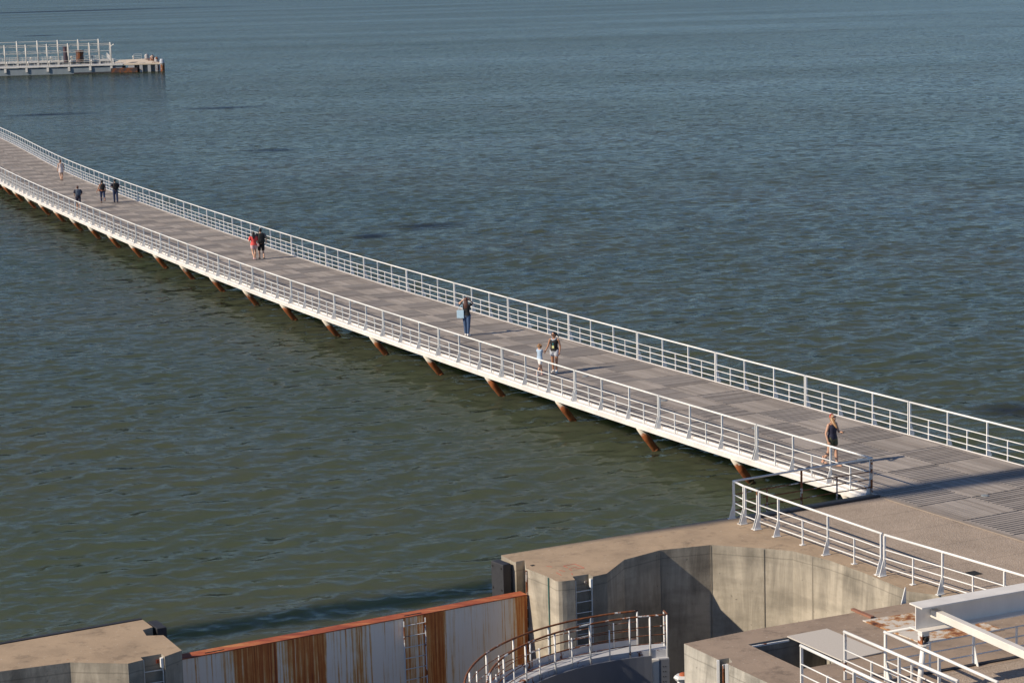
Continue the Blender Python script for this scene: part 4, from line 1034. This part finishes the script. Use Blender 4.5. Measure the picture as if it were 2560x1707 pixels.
def backpack(root, inf, m, label, w=.30, h=.44, low=1.0):
    tz, ln = inf['tz'], inf['ln']
    e = empty('backpack', lw(root, ln(V(0, -.17, tz(low))))); tag(e, label, 'backpack', 'backpacks worn on the boardwalk')
    mb = MB(); n = 14
    rg = []
    for z, s, d in ((0, .8, .8), (.05, 1, 1), (.25, 1.0, 1.05), (.38, .92, .85), (h, .55, .4)):
        rg.append([ln(V(w / 2 * s * math.copysign(abs(math.cos(2 * math.pi * j / n)) ** .6, math.cos(2 * math.pi * j / n)), -.185 + .085 * d * math.copysign(abs(math.sin(2 * math.pi * j / n)) ** .6, math.sin(2 * math.pi * j / n)), tz(low + z))) for j in range(n)])
    mb.loft(rg); mb.v = [lw(root, v) for v in mb.v]; mb.smooth = True; mb.build('bag', m, e)
    mb = MB(); mb.ell(ln(V(0, -.275, tz(low + .12))), (.10, .02, .10), 10, 8); mb.v = [lw(root, v) for v in mb.v]; mb.build('pocket', m, e)
    for g in (-1, 1):
        mb = MB(); mb.tube([ln(V(g * .10, -.10, tz(1.37))), ln(V(g * .11, -.02, tz(1.445))), ln(V(g * .11, .10, tz(1.36))), ln(V(g * .12, .115, tz(1.22))), ln(V(g * .15, .02, tz(1.08))), ln(V(g * .12, -.12, tz(1.04)))], .017, 6)
        mb.v = [lw(root, v) for v in mb.v]; mb.build('strap', m, e)
def headaz(p):                  # azimuth of the boardwalk, away from the camera, beside a point
    i = int(np.argmin((_x - p.x) ** 2 + (_y - p.y) ** 2)); return math.degrees(_h[i])

# woman with the green shorts and phone
p = P(2081, 1164)
r1, i1 = person(p, -48, 1.66, 'long haired blonde woman in navy vest top and olive shorts walking with a phone', legs=((9, 3), (-8, 26)), arms=[((-.22, .06, 1.10), (-.10, .27, 1.13)), ((.23, -.05, 1.09), (.24, .04, .84))],
                headyaw=-4, headpitch=-22, top='navy', bottom='khaki', bottom_len=.42, loose=1.25, hair='side', hair_m='hair_blond', shoes='skin', glasses=True)
mb = MB(); hcv = i1['hc']; HRm = i1['HR']
for j in range(9):
    pass
mb.tube([hcv + HRm @ V(math.cos(a) * .088, -.012, .028 + math.sin(a) * .105) for a in [math.pi * q / 8 for q in range(9)]], .016, 8); o = mb.build('headband', 'red', None, local=True); o.parent = r1
w_ = i1['arms'][0][2]; mb = MB(); mb.box(w_ + V(.05, .09, .02), (.07, .14, .01), Matrix.Rotation(R(35), 3, 'X')); held(r1, 'phone', mb, 'phone', 'dark phone held up in the hand of the blonde woman', 'phone')
# mother and child
p = P(*z4(965, 708))
r2, i2 = person(p, -112, 1.62, 'woman in black vest and pale shorts with a lanyard, holding a child by the hand', legs=((3, 2), (-3, 4)), arms=[((-.23, -.04, 1.10), (-.22, .03, .85)), ((.24, .0, 1.11), (.30, .12, .93))],
                headyaw=-28, headpitch=0, skin='skin_tan', top='black', bottom='light_grey', bottom_len=.36, loose=1.2, hair='tail', hair_m='hair_black', shoes='sole', shoe_h=.1, glasses=True)
e = empty('lanyard', lw(r2, V(0, .13, i2['tz'](1.1)))); tag(e, 'teal lanyard with a yellowish badge on the black vest of the woman with a child', 'lanyard')
mb = MB(); tz = i2['tz']; mb.tube([V(-.06, -.02, tz(1.44)), V(-.055, .085, tz(1.38)), V(0, .128, tz(1.22)), V(0, .125, tz(1.14))], .012, 6); mb.tube([V(.06, -.02, tz(1.44)), V(.055, .085, tz(1.38)), V(0, .128, tz(1.22))], .012, 6)
mb.v = [lw(r2, v) for v in mb.v]; mb.build('ribbon', 'teal', e)
mb = MB(); mb.box(V(0, .135, tz(1.09)), (.085, .012, .11)); mb.v = [lw(r2, v) for v in mb.v]; mb.build('badge', 'badge', e)
mb = MB(); mb.tube([V(-.075, -.03, tz(1.43)), V(-.08, .06, tz(1.41)), V(0, .10, tz(1.36)), V(.08, .06, tz(1.41)), V(.075, -.03, tz(1.43))], .03, 8)
o = mb.build('scarf', 'light_grey', None, local=True); o.parent = r2
p = P(*z4(842, 733))
mh_ = lw(r2, i2['arms'][1][2] + i2['arms'][1][3].normalized() * .06)
_k3 = 1.26 / 1.7; ch_ = Matrix.Rotation(-R(28 - 90), 3, 'Z') @ (mh_ - p); ch_ = Vector((ch_.x / (_k3 * 1.1), ch_.y / (_k3 * 1.1), ch_.z / _k3))
sh_ = Vector((.165, 0, 1.375)); rr_ = ch_ - sh_
ch_ = sh_ + rr_ * min(1, .56 / rr_.length)
r3, i3 = person(p, 28, 1.26, 'curly haired child in white and pale blue top and white shorts holding the woman\'s hand', legs=((14, 6), (-8, 16)), arms=[((-.2, .02, 1.1), (-.22, .08, .88)), ((sh_ + (ch_ - sh_) * .52 + Vector((0, 0, -.05)))[:], ch_[:])],
                headyaw=20, top='pale_blue', strap=False, sleeves=.25, bottom='white_cloth', bottom_len=.55, loose=1.5, hair='curly', hair_m='hair_curly', shoes='pink', child=True)
# woman with the tote bag
p = P(1168, 839)
r4, i4 = person(p, headaz(p) - 50, 1.68, 'dark long haired woman in black top and blue jeans, hand raised to her head', legs=((4, 2), (-4, 2)), arms=[((-.36, .10, 1.42), (-.12, .10, 1.62)), ((.20, .24, 1.40), (.08, .17, 1.57))],
                headyaw=6, top='black', strap=False, sleeves=.4, bottom='jeans', bottom_len=1.93, hair='long', hair_m='hair_brown', shoes='sole', shoe_h=.1)
e = empty('tote_bag', lw(r4, V(-.22, -.06, .9))); tag(e, 'pale blue tote bag with white print on the shoulder of the woman in jeans', 'bag')
bc = V(-.19, -.17, i4['tz'](.98)); m3 = Matrix.Rotation(R(14), 3, 'Z')
mb = MB(); mb.box(bc, (.29, .06, .36), m3); mb.v = [lw(r4, v) for v in mb.v]; mb.build('bag', 'tote', e, bevel=.015)
for (a, b, w, h) in ((-.06, .03, .13, .05), (.09, .02, .07, .06), (-.03, -.06, .08, .06), (.07, -.06, .07, .05)):
    mb = MB(); mb.box(bc + m3 @ V(a, -.027, b), (w, .004, h), m3); mb.v = [lw(r4, v) for v in mb.v]; mb.build('print', 'white_cloth', e)
mb = MB()
for dx_ in (-.08, .08): mb.tube([bc + m3 @ V(dx_, 0, .20), V(-.16, -.10, i4['tz'](1.36)) + m3 @ V(dx_ * .3, 0, 0), V(-.145, -.01, i4['tz'](1.425))], .012, 6)
mb.v = [lw(r4, v) for v in mb.v]; mb.build('strap', 'tote', e)
# couple: coral top, black backpack
p = P(636, 649.5)
r5, i5 = person(p, headaz(p) - 6, 1.62, 'woman with long black hair in coral top and pink shorts walking away beside a man', legs=((-14, 26), (12, 3)), arms=[((-.24, .0, 1.12), (-.17, .20, 1.16)), ((.22, -.02, 1.12), (.25, -.02, .88))],
                top='coral', strap=False, sleeves=.55, bottom='pink', bottom_len=.42, loose=1.4, hair='long', hair_m='hair_black', shoes='pink')
mb = MB(); mb.box(V(.22, -.06, i5['tz'](.90)), (.07, .17, .13), Matrix.Rotation(R(20), 3, 'Z')); held(r5, 'shoulder_bag', mb, 'pink', 'small pink shoulder bag on the hip of the woman in coral', 'bag')
p = P(654, 647.5)
r6, i6 = person(p, headaz(p) - 6, 1.76, 'man in grey shirt and knee length black shorts walking away beside the woman in coral', female=False, legs=((6, 3), (-10, 12)), arms=[((-.25, -.02, 1.12), (-.24, .08, .90)), ((.27, -.04, 1.12), (.28, .06, .93))],
                top='grey_cloth', strap=False, sleeves=.6, bottom='black', bottom_len=.92, loose=1.4, hair='short', hair_m='hair_black', shoes='black')
backpack(r6, i6, 'black', 'large black backpack on the man next to the woman in coral', w=.34, h=.52, low=.93)
# pair near the far end
p = P(257.5, 507.5)
r7, i7 = person(p, headaz(p) - 4, 1.66, 'woman with dark hair in rust sleeveless top and blue jeans carrying a backpack, walking away', legs=((10, 4), (-20, 30)), arms=[((-.25, -.02, 1.12), (-.34, .06, .92)), ((.22, -.02, 1.12), (.22, .06, .90))],
                skin='skin_tan', top='tan_leather', bottom='dark_jeans', bottom_len=1.8, hair='bun', hair_m='hair_black', shoes='black')
backpack(r7, i7, 'black', 'dark backpack on the woman in jeans near the far railing', w=.30, h=.44)
mb = MB(); mb.ell(V(-.21, -.02, i7['tz'](.98)), (.06, .10, .09), 10, 8); held(r7, 'shoulder_bag', mb, 'tan_leather', 'small tan bag at the hip of the woman with dark backpack', 'bag')
p = P(290, 507)
r8, i8 = person(p, headaz(p), 1.72, 'man in navy shirt and dark trousers with a black backpack, beside the far railing', female=False, legs=((5, 2), (-6, 6)), arms=[((-.25, .0, 1.14), (-.16, .18, 1.10)), ((.27, .0, 1.12), (.16, .2, 1.1))],
                top='navy', strap=False, sleeves=.55, bottom='dark_jeans', bottom_len=1.9, loose=1.5, hair='short', hair_m='hair_black', shoes='black')
backpack(r8, i8, 'black', 'black backpack on the man standing closest to the far railing', w=.36, h=.46)
p = P(197, 523)
r9, i9 = person(p, headaz(p) - 3, 1.66, 'boy in dark shirt and navy shorts with a blue grey backpack near the close railing', female=False, legs=((8, 4), (-12, 18)), arms=[((-.25, -.03, 1.13), (-.22, .10, 1.02)), ((.26, -.02, 1.12), (.2, .12, 1.0))],
                top='navy', strap=False, sleeves=.6, bottom='navy', bottom_len=.9, loose=1.4, hair='short', hair_m='hair_brown', shoes='tan_leather')
backpack(r9, i9, 'bag_blue', 'blue grey backpack on the boy near the close railing', w=.34, h=.48)
p = P(154, 452)
r10, i10 = person(p, headaz(p) + 2, 1.72, 'woman in a short pale floral dress walking away, farthest along the boardwalk', legs=((-10, 16), (9, 2)), dress=('floral', .66), hair='tail', hair_m='hair_auburn', shoes='black')
